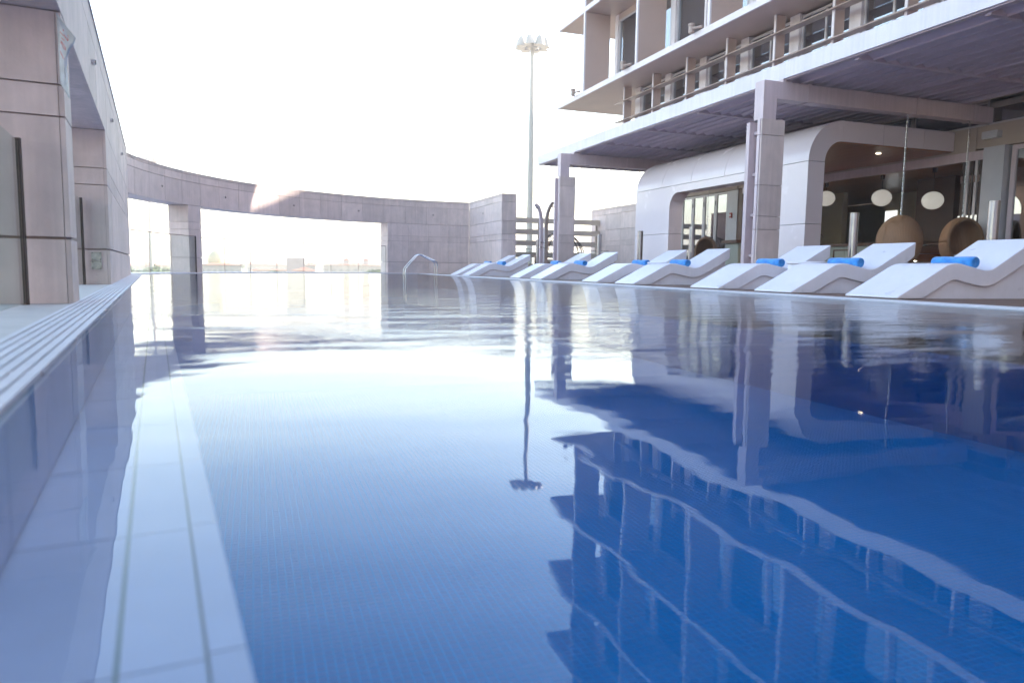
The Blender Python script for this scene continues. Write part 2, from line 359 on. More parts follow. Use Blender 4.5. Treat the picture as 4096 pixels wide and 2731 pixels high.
# ------------------------------------------------------------------ setting
struct('city_ground', MB().quad((-2500, -300, -9), (2500, -300, -9), (2500, 4200, -9), (-2500, 4200, -9)), M['cityground'])
struct('terrace_base', MB().box(-7, 40, -14, 19, -9.2, -1.6).plan([(-7, 19), (-6, 23), (-3, 28.5), (2, 32.2), (10, 33.5), (40, 33.5), (40, 19)], -9.21, -1.61), M['beige'])
arc_pts = [arc(T0+(tw-T0)*i/60, AR-.12) for i in range(61)]
left_pts = [gl_(y) for y in (-5, 0, 5, 10, 15, 20)]
wpoly = left_pts+[p for p in arc_pts if p[1] > 20.6]+[(CX, -5)]
mbw = MB(); mbw.v = [(x, y, 0) for x, y in wpoly]; mbw.f = [tuple(range(len(wpoly)))[::-1]]
wobj = struct('pool_water', mbw, M['water'])
# pool shell: deep floor, far floor, walls
fl = struct('pool_floor', MB().quad((-5, -6, -1.312), (9, -6, -1.312), (9, 32.5, -1.312), (-5, 32.5, -1.312)), M['mosaic_grid'])
sh = MB()
for a, b in zip(left_pts[:-1], left_pts[1:]): sh.quad((a[0], a[1], -.004), (b[0], b[1], -.004), (b[0], b[1], -1.31), (a[0], a[1], -1.31))
for a, b in zip(arc_pts[:-1], arc_pts[1:]): sh.quad((a[0], a[1], -.004), (b[0], b[1], -.004), (b[0], b[1], -1.31), (a[0], a[1], -1.31))
sh.quad((CX, -5, -.004), (CX, arc_pts[-1][1], -.004), (CX, arc_pts[-1][1], -1.31), (CX, -5, -1.31)); sh.quad((-1, -5, -.004), (CX, -5, -.004), (CX, -5, -1.31), (-1, -5, -1.31))
struct('pool_wall', sh, M['mosaic_grid'])
# mosaic floor tiles near the camera: the nearest 300 singly, the rest joined
pt = .04; tx0, tx1, ty0, ty1 = -1.0, 6.6, 1.2, 9.6
def tile(mb, x, y):
    a = .0012; z1 = -1.305; i = .003
    n = len(mb.v); X0, X1, Y0, Y1 = x+a, x+pt-a, y+a, y+pt-a
    mb.v += [(X0, Y0, -1.3118), (X1, Y0, -1.3118), (X1, Y1, -1.3118), (X0, Y1, -1.3118), (X0+i, Y0+i, z1), (X1-i, Y0+i, z1), (X1-i, Y1-i, z1), (X0+i, Y1-i, z1)]
    mb.f += [tuple(n+q for q in f) for f in ((4, 5, 6, 7), (0, 1, 5, 4), (1, 2, 6, 5), (2, 3, 7, 6), (3, 0, 4, 7))]
near = [(.48+i*pt, 2.52+j*pt) for j in range(15) for i in range(20)]
nearset = {(round(x/pt), round(y/pt)) for x, y in near}
mb = MB()
nx, ny = int((tx1-tx0)/pt), int((ty1-ty0)/pt)
for i in range(nx):
    for j in range(ny):
        x = tx0+i*pt; y = ty0+j*pt
        if (round(x/pt), round(y/pt)) in nearset: continue
        tile(mb, x, y)
part('mosaic_tiles', mb, M['mosaic'], fl)['kind'] = 'stuff'
g = MB().quad((tx0-.02, ty0-.02, -1.3067), (tx1+.02, ty0-.02, -1.3067), (tx1+.02, ty1+.02, -1.3067), (tx0-.02, ty1+.02, -1.3067)); part('grout_bed', g, M['mosaic_grout'], fl)
t0 = MB(); tile(t0, 0, 0); tme = t0.mesh('mosaic_tile', M['mosaic'])
for x, y in near:
    o = link('mosaic_tile', tme, fl, (x, y, 0))
# underwater ledge along the left edge, its tiles and the side tiles above it
led = root('pool_ledge', (*gl_(3), -.3), 'pale tiled underwater ledge along the left edge of the pool', 'pool ledge')
core = MB(); ys = [-4, 20.4]
core.plan([gl_(-4, .001), gl_(20.4, .001), gl_(20.4, .398), gl_(-4, .398)], -1.3, -.292); part('ledge_core', core, M['poolgrout'], led)
def lbox(y0, y1, o0, o1, z0, z1): return MB().plan([gl_(y0, o0), gl_(y1, o0), gl_(y1, o1), gl_(y0, o1)], z0, z1)
for (o0, o1, z0, z1, nm) in ((.004, .22, -.2915, -.280, 'ledge_tile'), (.228, .345, -.2915, -.280, 'ledge_tile'), (.350, .404, -.34, -.272, 'nosing_tile')):
    src = part(nm, lbox(.5, 1.095, o0, o1, z0, z1), M['poolwall'], led)
    for k in range(1, 26):
        dy = .6*k; t = dy/LD.y; rep(nm, src, led, LD*t)
src = part('side_tile', lbox(.5, 1.095, .0015, .012, -.272, -.006), M['poolwall'], led)
for k in range(1, 26): rep('side_tile', src, led, LD*(.6*k/LD.y))
# overflow grating
gr = root('overflow_grating', (*gl_(3, -.13), 0), 'ribbed white overflow grating along the left pool edge', 'grating')
part('channel', MB().plan([gl_(-4, -.275), gl_(20.6, -.275), gl_(20.6, 0), gl_(-4, 0)], -.06, -.012), M['grate_bed'], gr)
for k in range(7):
    o0 = -.27+k*.0385
    part('bar', MB().plan([gl_(-4, o0), gl_(20.5, o0), gl_(20.5, o0+.0285), gl_(-4, o0+.0285)], -.014, .006), M['grate'], gr)
for k in range(20):
    y = .4+k*1.0
    part('crossbar', MB().plan([gl_(y, -.272), gl_(y+.012, -.272), gl_(y+.012, -.002), gl_(y, -.002)], -.016, .0035), M['grate'], gr)
struct('paving_strip', MB().plan([gl_(-6, -2.4), gl_(21.5, -2.4), gl_(21.5, -.276), gl_(-6, -.276)], -1.0, .002), M['paving'])
# lip along the curved far edge, coping and deck on the right
lip = MB()
for i in range(60):
    a = T0+(tw-T0)*i/60; b = T0+(tw-T0)*(i+1)/60
    lip.plan([arc(a, AR-.12), arc(b, AR-.12), arc(b, AR+.9), arc(a, AR+.9)], -1.0, .022)
struct('pool_lip', lip, M['coping'])
struct('pool_coping', MB().box(CX, CX+.3, -6, arc_pts[-1][1]+.05, -.5, .016), M['coping'])
dk = MB().box(CX+.3, 15.5, -6, 32.4, -1.0, .01)
struct('deck', dk, M['deck'])
struct('lounge_floor', MB().box(15.5, 24, -6, 24.6, -1.0, .012), M['floor_in'])

# ------------------------------------------------------------------ stone cladding helpers
JZ = [0.004, .478, .500, 1.372, 1.384, 1.594, 1.606, ZB]
WALLROWS = [(.004, .478), (.500, 1.366), (1.378, 1.594), (1.606, 2.112)]
BEAMROWS = [(2.124, 2.828), (2.840, 3.048), (3.060, 3.12)]
def clad(parent, a, b, n, rows, cols, t=.035, gap=.007, mat='stone'):
    a = Vector(a); b = Vector(b); n = Vector(n); d = (b-a)
    Ltot = d.length; d.normalize()
    for (z0, z1) in rows:
        for c in range(cols):
            s0 = Ltot*c/cols+(gap/2 if c else 0); s1 = Ltot*(c+1)/cols-(gap/2 if c < cols-1 else 0)
            p0 = a+d*s0; p1 = a+d*s1; q = n*(t+random.uniform(-.0012, .0012))
            part('stone_panel', MB().plan([tuple(p0), tuple(p1), tuple(p1+q), tuple(p0+q)], z0, z1), M[mat], parent)
def v2(p): return Vector((p[0], p[1]))
LN2 = Vector((LN.x, LN.y)); LD2 = Vector((LD.x, LD.y))
TH = .035
# left piers and the straight beam
def straight_block(name, y0, y1, depth, label, rows, zc0, zc1, cols_in, cols_end, cat, far_end=True, under=False):
    r = root(name, (*wl_((y0+y1)/2, -depth/2), zc0), label, cat)
    A = v2(wl_(y0)); B = v2(wl_(y1))
    a = A-LN2*TH+LD2*TH; b = B-LN2*TH-(LD2*TH if far_end else LD2*0); back0 = a-LN2*(depth-TH); back1 = b-LN2*(depth-TH)
    part('core', MB().plan([tuple(a), tuple(b), tuple(back1), tuple(back0)], zc0, zc1-.003), M['joint'], r)
    clad(r, a+LD2*-TH, b+(LD2*TH if far_end else LD2*0), LN2, rows, cols_in)
    clad(r, back0, a+LN2*-.004, -LD2, rows, cols_end)
    if far_end: clad(r, back1, b-LN2*.004, LD2, rows, cols_end)
    if under:
        pass
    return r
p1 = straight_block('stone_pier', 6.24, 6.705, 1.15, 'narrow stone-clad pier in the left foreground with a torn plastic sheet at its top', WALLROWS, 0, ZB-.004, 1, 1, 'pier')
p2 = straight_block('stone_wall', 11.464, 20.6, 1.15, 'long stone-clad wall pier on the left, with a socket box on its near end', WALLROWS, 0, ZB-.004, 9, 1, 'wall', False)
p0 = straight_block('stone_pier', .3, .8, 1.15, 'stone-clad pier beside the camera carrying the near end of the left beam', WALLROWS, 0, ZB-.004, 1, 1, 'pier')
bm = root('stone_beam', (*wl_(8, -.5), ZB), 'straight stone-clad beam running over the left piers towards the corner', 'beam')
A = v2(wl_(-3, -TH)); B = v2(wl_(20.9, -TH))
part('core', MB().plan([tuple(A), tuple(B), tuple(B-LN2*1.1), tuple(A-LN2*1.1)], ZB+.012, ZT-.004), M['joint'], bm)
clad(bm, A, B, LN2, BEAMROWS, 24)
sof = 0
for k in range(12):
    y0 = -3+k*1.98; part('soffit_panel', MB().plan([wl_(y0+.004, -.003), wl_(y0+1.976, -.003), wl_(y0+1.976, -1.12), wl_(y0+.004, -1.12)], ZB, ZB+.0115), M['stone'], bm)
part('capping', MB().plan([wl_(-3, .012), wl_(20.8, .012), wl_(20.8, -1.14), wl_(-3, -1.14)], ZT, ZT+.02), M['stone'], bm)
def spot(parent_label, p, n, k):
    q = Vector((p[0], p[1], 2.53)); nn = Vector((n[0], n[1], 0))
    r = root('wall_spotlight', tuple(q), parent_label, 'spotlight', 'spotlights along the stone beam')
    part('housing', MB().tube([q-nn*.02, q+nn*.03], .033, 14), M['chrome'], r, True)
    part('lens', MB().tube([q+nn*.03, q+nn*.038], .024, 14), M['dark'], r, True)
    return r
names = ['nearest', 'second', 'third']
for k, y in enumerate((9.42, 13.1, 17.0)):
    spot(f'small round spotlight on the straight left beam, {names[k]} of its three', wl_(y, .004), (LN.x, LN.y), k)
# socket box on the near end of the long wall
bx0 = root('socket_box', (*wl_(11.45, -.16), .2), 'stained metal double socket plate on the end of the long left wall', 'socket box')
def onend(y, o, z): q = wl_(y, o); return (q[0], q[1], z)
for z0, z1 in ((.335, .452), (.212, .329)):
    a = v2(wl_(11.464, -.23))-LD2*.001; b = v2(wl_(11.464, -.105))-LD2*.001
    pl = part('cover_plate', MB().plan([tuple(a), tuple(b), tuple(b-LD2*.018), tuple(a-LD2*.018)], z0, z1), M['galv'], bx0)
    for fx in (.12, .88):
        for fz in (.12, .88):
            c = a+(b-a)*fx-LD2*.018; z = z0+(z1-z0)*fz
            part('screw', MB().tube([(c.x, c.y, z), (c.x-LD2.x*.005, c.y-LD2.y*.005, z)], .006, 8), M['dark'], pl)
# torn plastic sheet on the first pier
ps = root('plastic_sheet', (-1.27, 6.19, 1.55), 'torn translucent plastic sheet with red print hanging from the first left pier', 'plastic sheet')
def campt(px, py, y):
    d = fw+r2*((px-2048)/2884.087)-u2*((py-1365.5)/2884.087); return CAM+d*(y/d.y)
outl = [((223, 50), (226, 52)), ((226, 80), (248, 84)), ((228, 110), (272, 117)), ((230, 135), (303, 153)), ((232, 165), (296, 175)), ((233, 195), (281, 198)), ((235, 230), (268, 232)), ((238, 270), (267, 272)), ((240, 310), (270, 312)), ((243, 338), (273, 345)), ((258, 362), (276, 370)), ((274, 390), (278, 395))]
mb = MB(); rows_ = []
for i, (a, b) in enumerate(outl):
    rr = []
    for j in range(6):
        f = j/5; px = a[0]+(b[0]-a[0])*f; py = a[1]+(b[1]-a[1])*f
        y = 6.19-.05*f+.018*math.sin(j*1.7+i*.9)*f; rr.append(len(mb.v)); mb.v.append(tuple(campt(px, py, y)))
    rows_.append(rr)
for a, b in zip(rows_[:-1], rows_[1:]):
    for j in range(5): mb.f.append((a[j], b[j], b[j+1], a[j+1]))
fo = part('film', mb, M['film'], ps, True); so = fo.modifiers.new('thick', 'SOLIDIFY'); so.thickness = .0015
for st in ([(240, 128), (247, 136), (254, 145), (256, 139), (260, 148), (266, 158), (271, 165)], [(271, 165), (272, 156), (268, 152)], [(272, 143), (273, 147)], [(252, 119), (254, 126)], [(243, 170), (248, 178), (252, 188), (258, 200)], [(248, 168), (254, 180), (261, 192), (262, 202)], [(243, 163), (246, 172)], [(241, 205), (248, 222), (254, 236)], [(245, 152), (250, 158), (257, 163)]):
    part('red_print', MB().tube([campt(x, y, 6.125) for x, y in st], .0022, 5), M['print'], ps)
# glass fences on the left
def glass_run(name, pts, h, label, posts=(), th=.012, post_r=.022, cat='glass fence', mat='glass', rail=True, gap=.006, base=.02):
    r = root(name, (pts[0][0], pts[0][1], base), label, cat)
    for a, b in zip(pts[:-1], pts[1:]):
        A = Vector(a); B = Vector(b); d = (B-A).normalized(); n = Vector((-d.y, d.x))*th/2
        A = A+d*gap; B = B-d*gap
        part('glass_pane', MB().plan([tuple(A+n), tuple(B+n), tuple(B-n), tuple(A-n)], base+.01, h), M[mat], r)
        n2 = n*1.7
        if rail: part('top_rail', MB().plan([tuple(A+n2), tuple(B+n2), tuple(B-n2), tuple(A-n2)], h+.001, h+.022), M['railbrown'], r)
        part('joint_bead', MB().plan([tuple(B+n*1.2), tuple(B+d*gap*2+n*1.2), tuple(B+d*gap*2-n*1.2), tuple(B-n*1.2)], base, h), M['railbrown'], r)
    for p in posts:
        part('post', MB().box(p[0]-post_r, p[0]+post_r, p[1]-post_r, p[1]+post_r, base-.015, h+.02), M['dark'], r)
    return r
pa = v2(wl_(6.12, -.29))
glass_run('glass_fence', [tuple(pa-LD2*5), tuple(pa-LD2*2.4), tuple(pa-LD2*.02)], 1.16, 'greenish glass balustrade panel with a dark post, left of the first pier', [tuple(pa)], mat='glass_green', rail=False, base=.004)
pb = v2(wl_(11.38, -.325))
glass_run('glass_fence', [wl_(6.75, -.325), wl_(9.0, -.325), tuple(pb-LD2*.02)], 1.16, 'glass balustrade panel with dark post between the first pier and the long left wall', [tuple(pb)], mat='glass_green', rail=False, base=.004)

# ------------------------------------------------------------------ curved far beam, pillar, wall
def arc_panel(t0, t1, r0, r1, z0, z1, n=3):
    pts = [arc(t0+(t1-t0)*i/n, r0) for i in range(n+1)]+[arc(t1-(t1-t0)*i/n, r1) for i in range(n+1)]
    return MB().plan(pts, z0, z1)
THK = .72
cb = root('curved_beam', (*arc(R_(45)), ZB), 'curved stone-clad beam sweeping across the far end of the pool', 'beam')
NB = 18
part('core', arc_panel(T0, T1, AR+TH, AR+THK-TH, ZB+.012, ZT-.004, 60), M['joint'], cb)
for z0, z1 in BEAMROWS:
    for i in range(NB):
        a = T0+(T1-T0)*i/NB; b = T0+(T1-T0)*(i+1)/NB; e = .003/AR
        part('stone_panel', arc_panel(a+e, b-e, AR+random.uniform(-.0012, .0012), AR+TH+.001, z0, z1), M['stone'], cb)
for i in range(NB):
    a = T0+(T1-T0)*i/NB; b = T0+(T1-T0)*(i+1)/NB; e = .003/AR
    part('soffit_panel', arc_panel(a+e, b-e, AR+.002, AR+THK, ZB, ZB+.0115), M['stone'], cb)
    part('capping', arc_panel(a, b, AR-.012, AR+THK+.01, ZT, ZT+.02), M['stone'], cb)
# wall under the right part of the beam
tO = math.acos((AC.x-5.34)/AR)
fwl = root('stone_wall', (*arc(R_(85)), 0), 'curved stone-clad wall at the far end of the pool beside the handrails', 'wall')
part('core', arc_panel(tO+.004, T1, AR+TH, AR+THK-TH, 0, ZB-.004, 20), M['joint'], fwl)
for z0, z1 in WALLROWS:
    for i in range(4):
        a = tO+(T1-tO)*i/4; b = tO+(T1-tO)*(i+1)/4; e = .003/AR
        part('stone_panel', arc_panel(a+(e if i else 0), b-e, AR+random.uniform(-.0012, .0012), AR+TH+.001, z0, z1), M['stone'], fwl)
    part('jamb_panel', arc_panel(tO-.003, tO+.0035, AR+.004, AR+THK, z0, z1, 1), M['stone'], fwl)
# return wall block at the right end
ALLROWS = WALLROWS+[(2.124, 2.828), (2.840, 3.048), (3.060, 3.12)]
rw = root('stone_wall', (9.27, 28.6, 0), 'stone-clad return wall ending behind the farthest pair of loungers', 'wall')
X0, X1, Y0, Y1 = 8.98, 9.58, 26.56, 31.05
part('core', MB().box(X0+TH, X1-TH, Y0+TH, Y1, 0, ZT-.004), M['joint'], rw)
clad(rw, (X0+TH, Y1), (X0+TH, Y0), (-1, 0), ALLROWS, 4)
clad(rw, (X0+TH-.004, Y0+TH), (X1-TH+.03, Y0+TH), (0, -1), ALLROWS, 1)
part('capping', MB().box(X0-.012, X1+.01, Y0-.012, Y1, ZT, ZT+.02), M['stone'], rw)
# pillar
tp = math.atan2(25.22-AC.y, AC.x+1.86)
pl = root('stone_pillar', (*arc(tp), 0), 'slim stone-clad pillar standing at the far pool edge under the curved beam', 'pillar')
w_ = .34/AR
pc = [v2(arc(tp-w_, AR+.003)), v2(arc(tp+w_, AR+.003)), v2(arc(tp+w_, AR+.67)), v2(arc(tp-w_, AR+.67))]
cen = (pc[0]+pc[2])/2
part('core', MB().plan([tuple(cen+(q-cen)*.9) for q in pc], 0, ZB-.004), M['joint'], pl)
for z0, z1 in WALLROWS:
    for i in range(4):
        a, b = pc[i], pc[(i+1) % 4]; d = (b-a).normalized(); n = Vector((-d.y, d.x))
        if n.dot(cen-a) < 0: n = -n
        part('stone_panel', MB().plan([tuple(a), tuple(b), tuple(b-d*TH+n*TH), tuple(a+d*TH+n*TH)], z0, z1), M['stone'], pl)
for k, (t, nm) in enumerate(((R_(20), 'left of the pillar'), (R_(37), 'just right of the pillar'), (R_(53.5), 'by the sunlit patch'), (R_(68.5), 'above the opening'), (R_(85.5), 'above the far wall'))):
    p = arc(t, AR-.004); spot('small round spotlight on the curved beam, '+nm, p, ((AC.x-p[0])/AR, (AC.y-p[1])/AR), k)
spot('small round spotlight on the side of the return wall', (X0-.004, 28.9), (-1, 0), 9)
# glass fence along the curve
ga = [arc(R_(8)+(tp-w_*.2-R_(8))*i/3, AR-.05) for i in range(4)]
glass_run('glass_fence', ga, 1.15, 'clear glass balustrade left of the far pillar, ending in a dark post', [ga[-1]], rail=True, base=.023)
gb = [arc(tp+w_+.004+(tO-.006-tp-w_-.004)*i/7, AR+.12) for i in range(8)]
glass_run('glass_fence', gb, 1.14, 'curved glass balustrade across the wide opening at the far end', [], base=.023)

# ------------------------------------------------------------------ pool handrails
lad = root('pool_handrails', (6.2, 27.9, 0), 'pair of polished steel pool handrails at the far end of the pool', 'handrail')
for yy in (28.08, 27.68):
    prof = [(6.72, .01), (6.72, .30), (6.72, .44), (6.69, .50), (6.62, .54), (6.15, .75), (6.06, .77), (5.97, .755), (5.90, .70), (5.52, .26), (5.48, .18), (5.47, .08), (5.47, -.5)]
    part('handrail', MB().tube([(x, yy, z) for x, z in prof], .021, 10), M['chrome'], lad, True)
    part('foot_flange', MB().tube([(6.72, yy, .012), (6.72, yy, .03)], .05, 14), M['chrome'], lad, True)

# ------------------------------------------------------------------ loungers, towels, drum tables
def spline(P, n):
    out = []
    for i in range(len(P)-1):
        p0 = P[max(i-1, 0)]; p1_ = P[i]; p2_ = P[i+1]; p3 = P[min(i+2, len(P)-1)]
        for k in range(n):
            t = k/n
            out.append(tuple(.5*((2*p1_[c])+(-p0[c]+p2_[c])*t+(2*p0[c]-5*p1_[c]+4*p2_[c]-p3[c])*t*t+(-p0[c]+3*p1_[c]-3*p2_[c]+p3[c])*t**3) for c in (0, 1)))
    return out+[P[-1]]
topP = [(0, .028), (.30, .177), (.546, .304), (.715, .391), (.80, .424), (.90, .440), (.985, .437), (1.075, .420), (1.17, .402), (1.264, .386), (1.34, .370), (1.43, .361), (1.53, .374), (1.638, .426), (1.80, .515), (2.05, .651), (2.297, .782)]
botP = [(2.292, .566), (2.078, .432), (1.662, .219), (1.571, .181), (1.49, .161), (1.402, .157), (1.288, .168), (1.193, .185), (1.052, .210), (.986, .225), (.922, .232), (.867, .228), (.806, .207), (.568, .088), (.40, .003)]
tp_ = spline(topP, 3); bp_ = spline(botP, 3)
LW = .82
shell = MB().ext([(0.0, .003)]+tp_+bp_, 'y', 0, LW)
shell_me = shell.mesh('seat_shell', M['white_shell'], (0, 0, 0), True)
plin = MB().ext([(.41, 0.001)]+[(x, z+.004) for x, z in bp_[::-1] if x < 2.19 and z > .012]+[(2.20, .505), (2.245, .30), (2.235, .001)], 'y', .045, LW-.045)
plin_me = plin.mesh('plinth', M['white_shell'])
towel_r = .076
def spiral_towel():
    mb = MB(); prof = []
    N = 40
    # roll with a slightly irregular section and a spiral end relief
    secs = [(.0, .90), (.012, .975), (.05, 1.0), (.17, 1.03), (.31, .97), (.42, 1.04), (.53, 1.0), (.588, .985), (.6, .92)]
    for (y, s) in secs:
        for k in range(N):
            a = 2*math.pi*k/N; rr = towel_r*s*(1+.03*math.sin(2*a+y*9)); mb.v.append((rr*math.cos(a), y, rr*math.sin(a)))
    for i in range(len(secs)-1):
        for k in range(N): mb.f.append((i*N+k, (i+1)*N+k, (i+1)*N+(k+1) % N, i*N+(k+1) % N))
    mb.f.append(tuple(range(N))); mb.f.append(tuple((len(secs)-1)*N+k for k in range(N))[::-1])
    return mb
tow_me = spiral_towel().mesh('towel', M['towel'], (0, 0, 0), True)
sp_me = MB().tube([(.0 + towel_r*.86*(1-t/44)*math.cos(t*.62), -.001, towel_r*.86*(1-t/44)*math.sin(t*.62)) for t in range(40)], .0036, 5).mesh('spiral_fold', M['towel'], (0, 0, 0), True)
LY = [(26.5, 25.70, 6.95), (24.86, 24.09, 6.95), (20.53, 19.74, 7.22), (18.83, 18.0, 7.22), (15.47, 14.65, 7.22), (13.78, 12.97, 7.22), (10.95, 10.13, 7.22), (9.205, 8.386, 7.22), (7.394, 6.565, 7.22)]
ORD = ['farthest white wave-shaped lounger, in front of the return wall', 'second farthest white wave-shaped lounger, left of the shower', 'third white lounger from the far end, in front of the far stone column', 'fourth white lounger from the far end, its towel in full view', 'fifth white lounger from the far end, left one of the middle pair', 'sixth white lounger from the far end, in front of the cabana opening', 'third nearest white lounger, just right of the near stone column', 'second nearest white lounger, in front of the left hanging egg chair', 'nearest white lounger at the right edge of the picture']
TORD = ['farthest rolled blue towel, mostly hidden, on the farthest lounger', 'rolled blue towel on the second farthest lounger', 'rolled blue towel partly hidden on the third lounger from the far end', 'rolled blue towel on the fourth lounger from the far end', 'rolled blue towel partly hidden on the fifth lounger from the far end', 'rolled blue towel on the sixth lounger, in front of the cabana', 'rolled blue towel beside the drum table on the third nearest lounger', 'rolled blue towel on the second nearest lounger', 'rolled blue towel on the nearest lounger at the right']
for i, (yb, ya, xf) in enumerate(LY):
    rz = 0.0
    z0 = .012
    r = root('lounger', (xf, ya+random.uniform(-.01, .01), z0), ORD[i], 'lounger', 'white loungers in a row along the pool'); r.rotation_euler = (0, 0, R_(random.uniform(-1.2, 1.2)*(i < 7)))
    s = link('seat_shell', shell_me, r); bv = s.modifiers.new('bevel', 'BEVEL'); bv.width = .012; bv.segments = 3; bv.limit_method = 'ANGLE'; bv.angle_limit = R_(50)
    q = link('plinth', plin_me, r)
    t = root('rolled_towel', (xf+1.315+random.uniform(-.03, .03), ya+.07+random.uniform(-.02, .04), z0+.375+towel_r+.004), TORD[i], 'towel', 'rolled blue towels on the loungers')
    t.rotation_euler = (0, random.uniform(-.4, .4), R_(random.uniform(-3, 3)))
    link('towel_roll', tow_me, t); link('spiral_fold', sp_me, t)
for k, (yy, lb) in enumerate(((9.67, 'white drum side table between the two loungers in front of the left egg chair'), (14.2, 'white drum side table between the middle pair of loungers'), (19.28, 'white drum side table between the loungers at the far column'), (25.28, 'white drum side table between the farthest pair of loungers'))):
    r = root('drum_table', (8.6 if k < 3 else 8.2, yy, .012), lb, 'side table', 'white drum side tables'); x = 8.6 if k < 3 else 8.2
    part('drum_body', MB().lathe((x, yy, .012), [(.285, 0), (.29, .02), (.29, .42), (.285, .43)], 40), M['white_shell'], r, True)
    part('table_top', MB().lathe((x, yy, .012), [(.30, .432), (.318, .44), (.32, .465), (.31, .475)], 40), M['white_shell'], r, True)

# ------------------------------------------------------------------ pergola: columns, portal frames, louvred roof
def stone_column(y, label):
    r = root('stone_column', (9.57, y+.28, .01), label, 'column', 'stone columns under the louvred roof')
    x0, x1, y0, y1 = 9.3, 9.85, y, y+.125
    part('core', MB().box(x0+TH, x1-TH, y0+TH, y1-TH, .01, 3.24), M['joint'], r)
    rows = [(.014, .24), (.252, 1.13), (1.142, 1.39), (1.402, 1.99), (2.002, 2.95), (2.962, 3.26)]
    for z0, z1 in rows:
        part('stone_panel', MB().box(x0+.012, x1, y0, y0+TH+.001, z0, z1), M['stone'], r)
        part('stone_panel', MB().box(x0, x0+TH+.001, y0+TH+.012, y1, z0, z1), M['frame_paint'], r)
        part('stone_panel', MB().box(x1-TH-.001, x1, y0+TH+.002, y1-TH-.003, z0, z1), M['stone'], r)
        part('stone_panel', MB().box(x0+TH+.012, x1, y1-TH-.001, y1, z0, z1), M['stone'], r)
    part('cap', MB().box(x0+.02, x1-.01, y0+.01, y1-.01, 3.241, 3.258), M['stone'], r)
    part('steel_fin', MB().box(9.29, 9.50, y1+.215, y1+.315, .01, 3.24), M['frame_paint'], r); part('steel_core', MB().box(9.50, 9.70, y1+.001, y1+.145, .01, 3.2), M['frame_paint'], r)
    for z in (.6, 1.4, 2.2, 3.0): part('fin_bracket', MB().box(9.40, 9.46, y1+.002, y1+.214, z, z+.06), M['frame_paint'], r)
    return r
stone_column(11.88, 'near stone-clad column with grey steel fin in front of the cabana')
stone_column(21.716, 'far stone-clad column with grey steel fin beside the shower')
def portal(y, label, jx=()):
    r = root('portal_frame', (9.5, y+.15, 3.26), label, 'steel frame', 'steel portal frames of the louvred roof')
    part('post', MB().box(9.32, 9.63, y-.002, y+.27, 3.26, 3.655), M['frame_paint'], r)
    part('knee', MB().box(9.32, 9.63, y-.002, y+.27, 3.656, 3.985), M['frame_paint'], r)
    xs = [9.631]+list(jx)+[15.45]
    for a, b in zip(xs[:-1], xs[1:]): part('beam_section', MB().box(a+.002, b-.002, y, y+.25, 3.655, 3.985), M['frame_paint'], r)
    part('stub', MB().box(9.785, 10.0, y+.03, y+.22, 3.986, 4.06), M['frame_paint'], r)
    for x in jx: part('joint_plate', MB().box(x-.035, x+.035, y-.012, y+.262, 3.64, 3.999), M['frame_paint'], r)
    return r
portal(11.88, 'near grey steel portal frame carrying the louvred roof and the egg chairs', (10.4, 13.25, 14.9))
portal(21.716, 'far grey steel portal frame at the far stone column', (10.4, 12.8, 14.4))
portal(2.05, 'nearest grey steel portal frame, out of view behind the right edge', (10.4, 13.25))
cn = root('louvred_roof', (12, 14, 4.05), 'flat louvred roof with pale fascia over the deck', 'roof')
YE, YN = 24.95, -2.0
part('fascia', MB().box(9.78, 9.83, YN, YE, 4.05, 4.36), M['fascia'], cn)
part('end_fascia', MB().box(9.831, 14.55, YE-.05, YE, 4.05, 4.36), M['fascia'], cn)
part('edge_beam', MB().box(9.831, 9.95, YN, YE-.051, 4.03, 4.3), M['louvre'], cn)
part('rear_beam', MB().box(14.5, 14.62, YN, YE-.051, 3.98, 4.3), M['louvre'], cn)
src = None
for k in range(12):
    y = 24.6-2.4*k
    if y < YN: break
    if src is None: src = part('cross_beam', MB().box(9.951, 14.499, 24.6, 24.69, 4.0, 4.14), M['louvre'], cn)
    else: rep('cross_beam', src, cn, (0, y-24.6, 0))
sl = MB().ext([(9.955, 4.18), (9.985, 4.18), (10.275, 4.045), (10.275, 4.005), (10.262, 4.005), (10.262, 4.035)], 'y', YN, YE-.06)
src = part('louvre_slat', sl, M['louvre'], cn)
for k in range(1, 15): rep('louvre_slat', src, cn, (.305*k, 0, 0))
part('roof_deck', MB().box(9.96, 14.49, YN, YE-.07, 4.20, 4.30), M['louvre'], cn)

def lamp(x, y, z, p=9):               # the light of a lit ceiling downlight
    d = bpy.data.lights.new('downlight_lamp', 'SPOT'); d.energy = p; d.spot_size = R_(150); d.spot_blend = .8; d.color = (1, .78, .52); d.shadow_soft_size = .05
    o = bpy.data.objects.new('downlight_lamp', d); col.objects.link(o); o.location = (x, y, z)
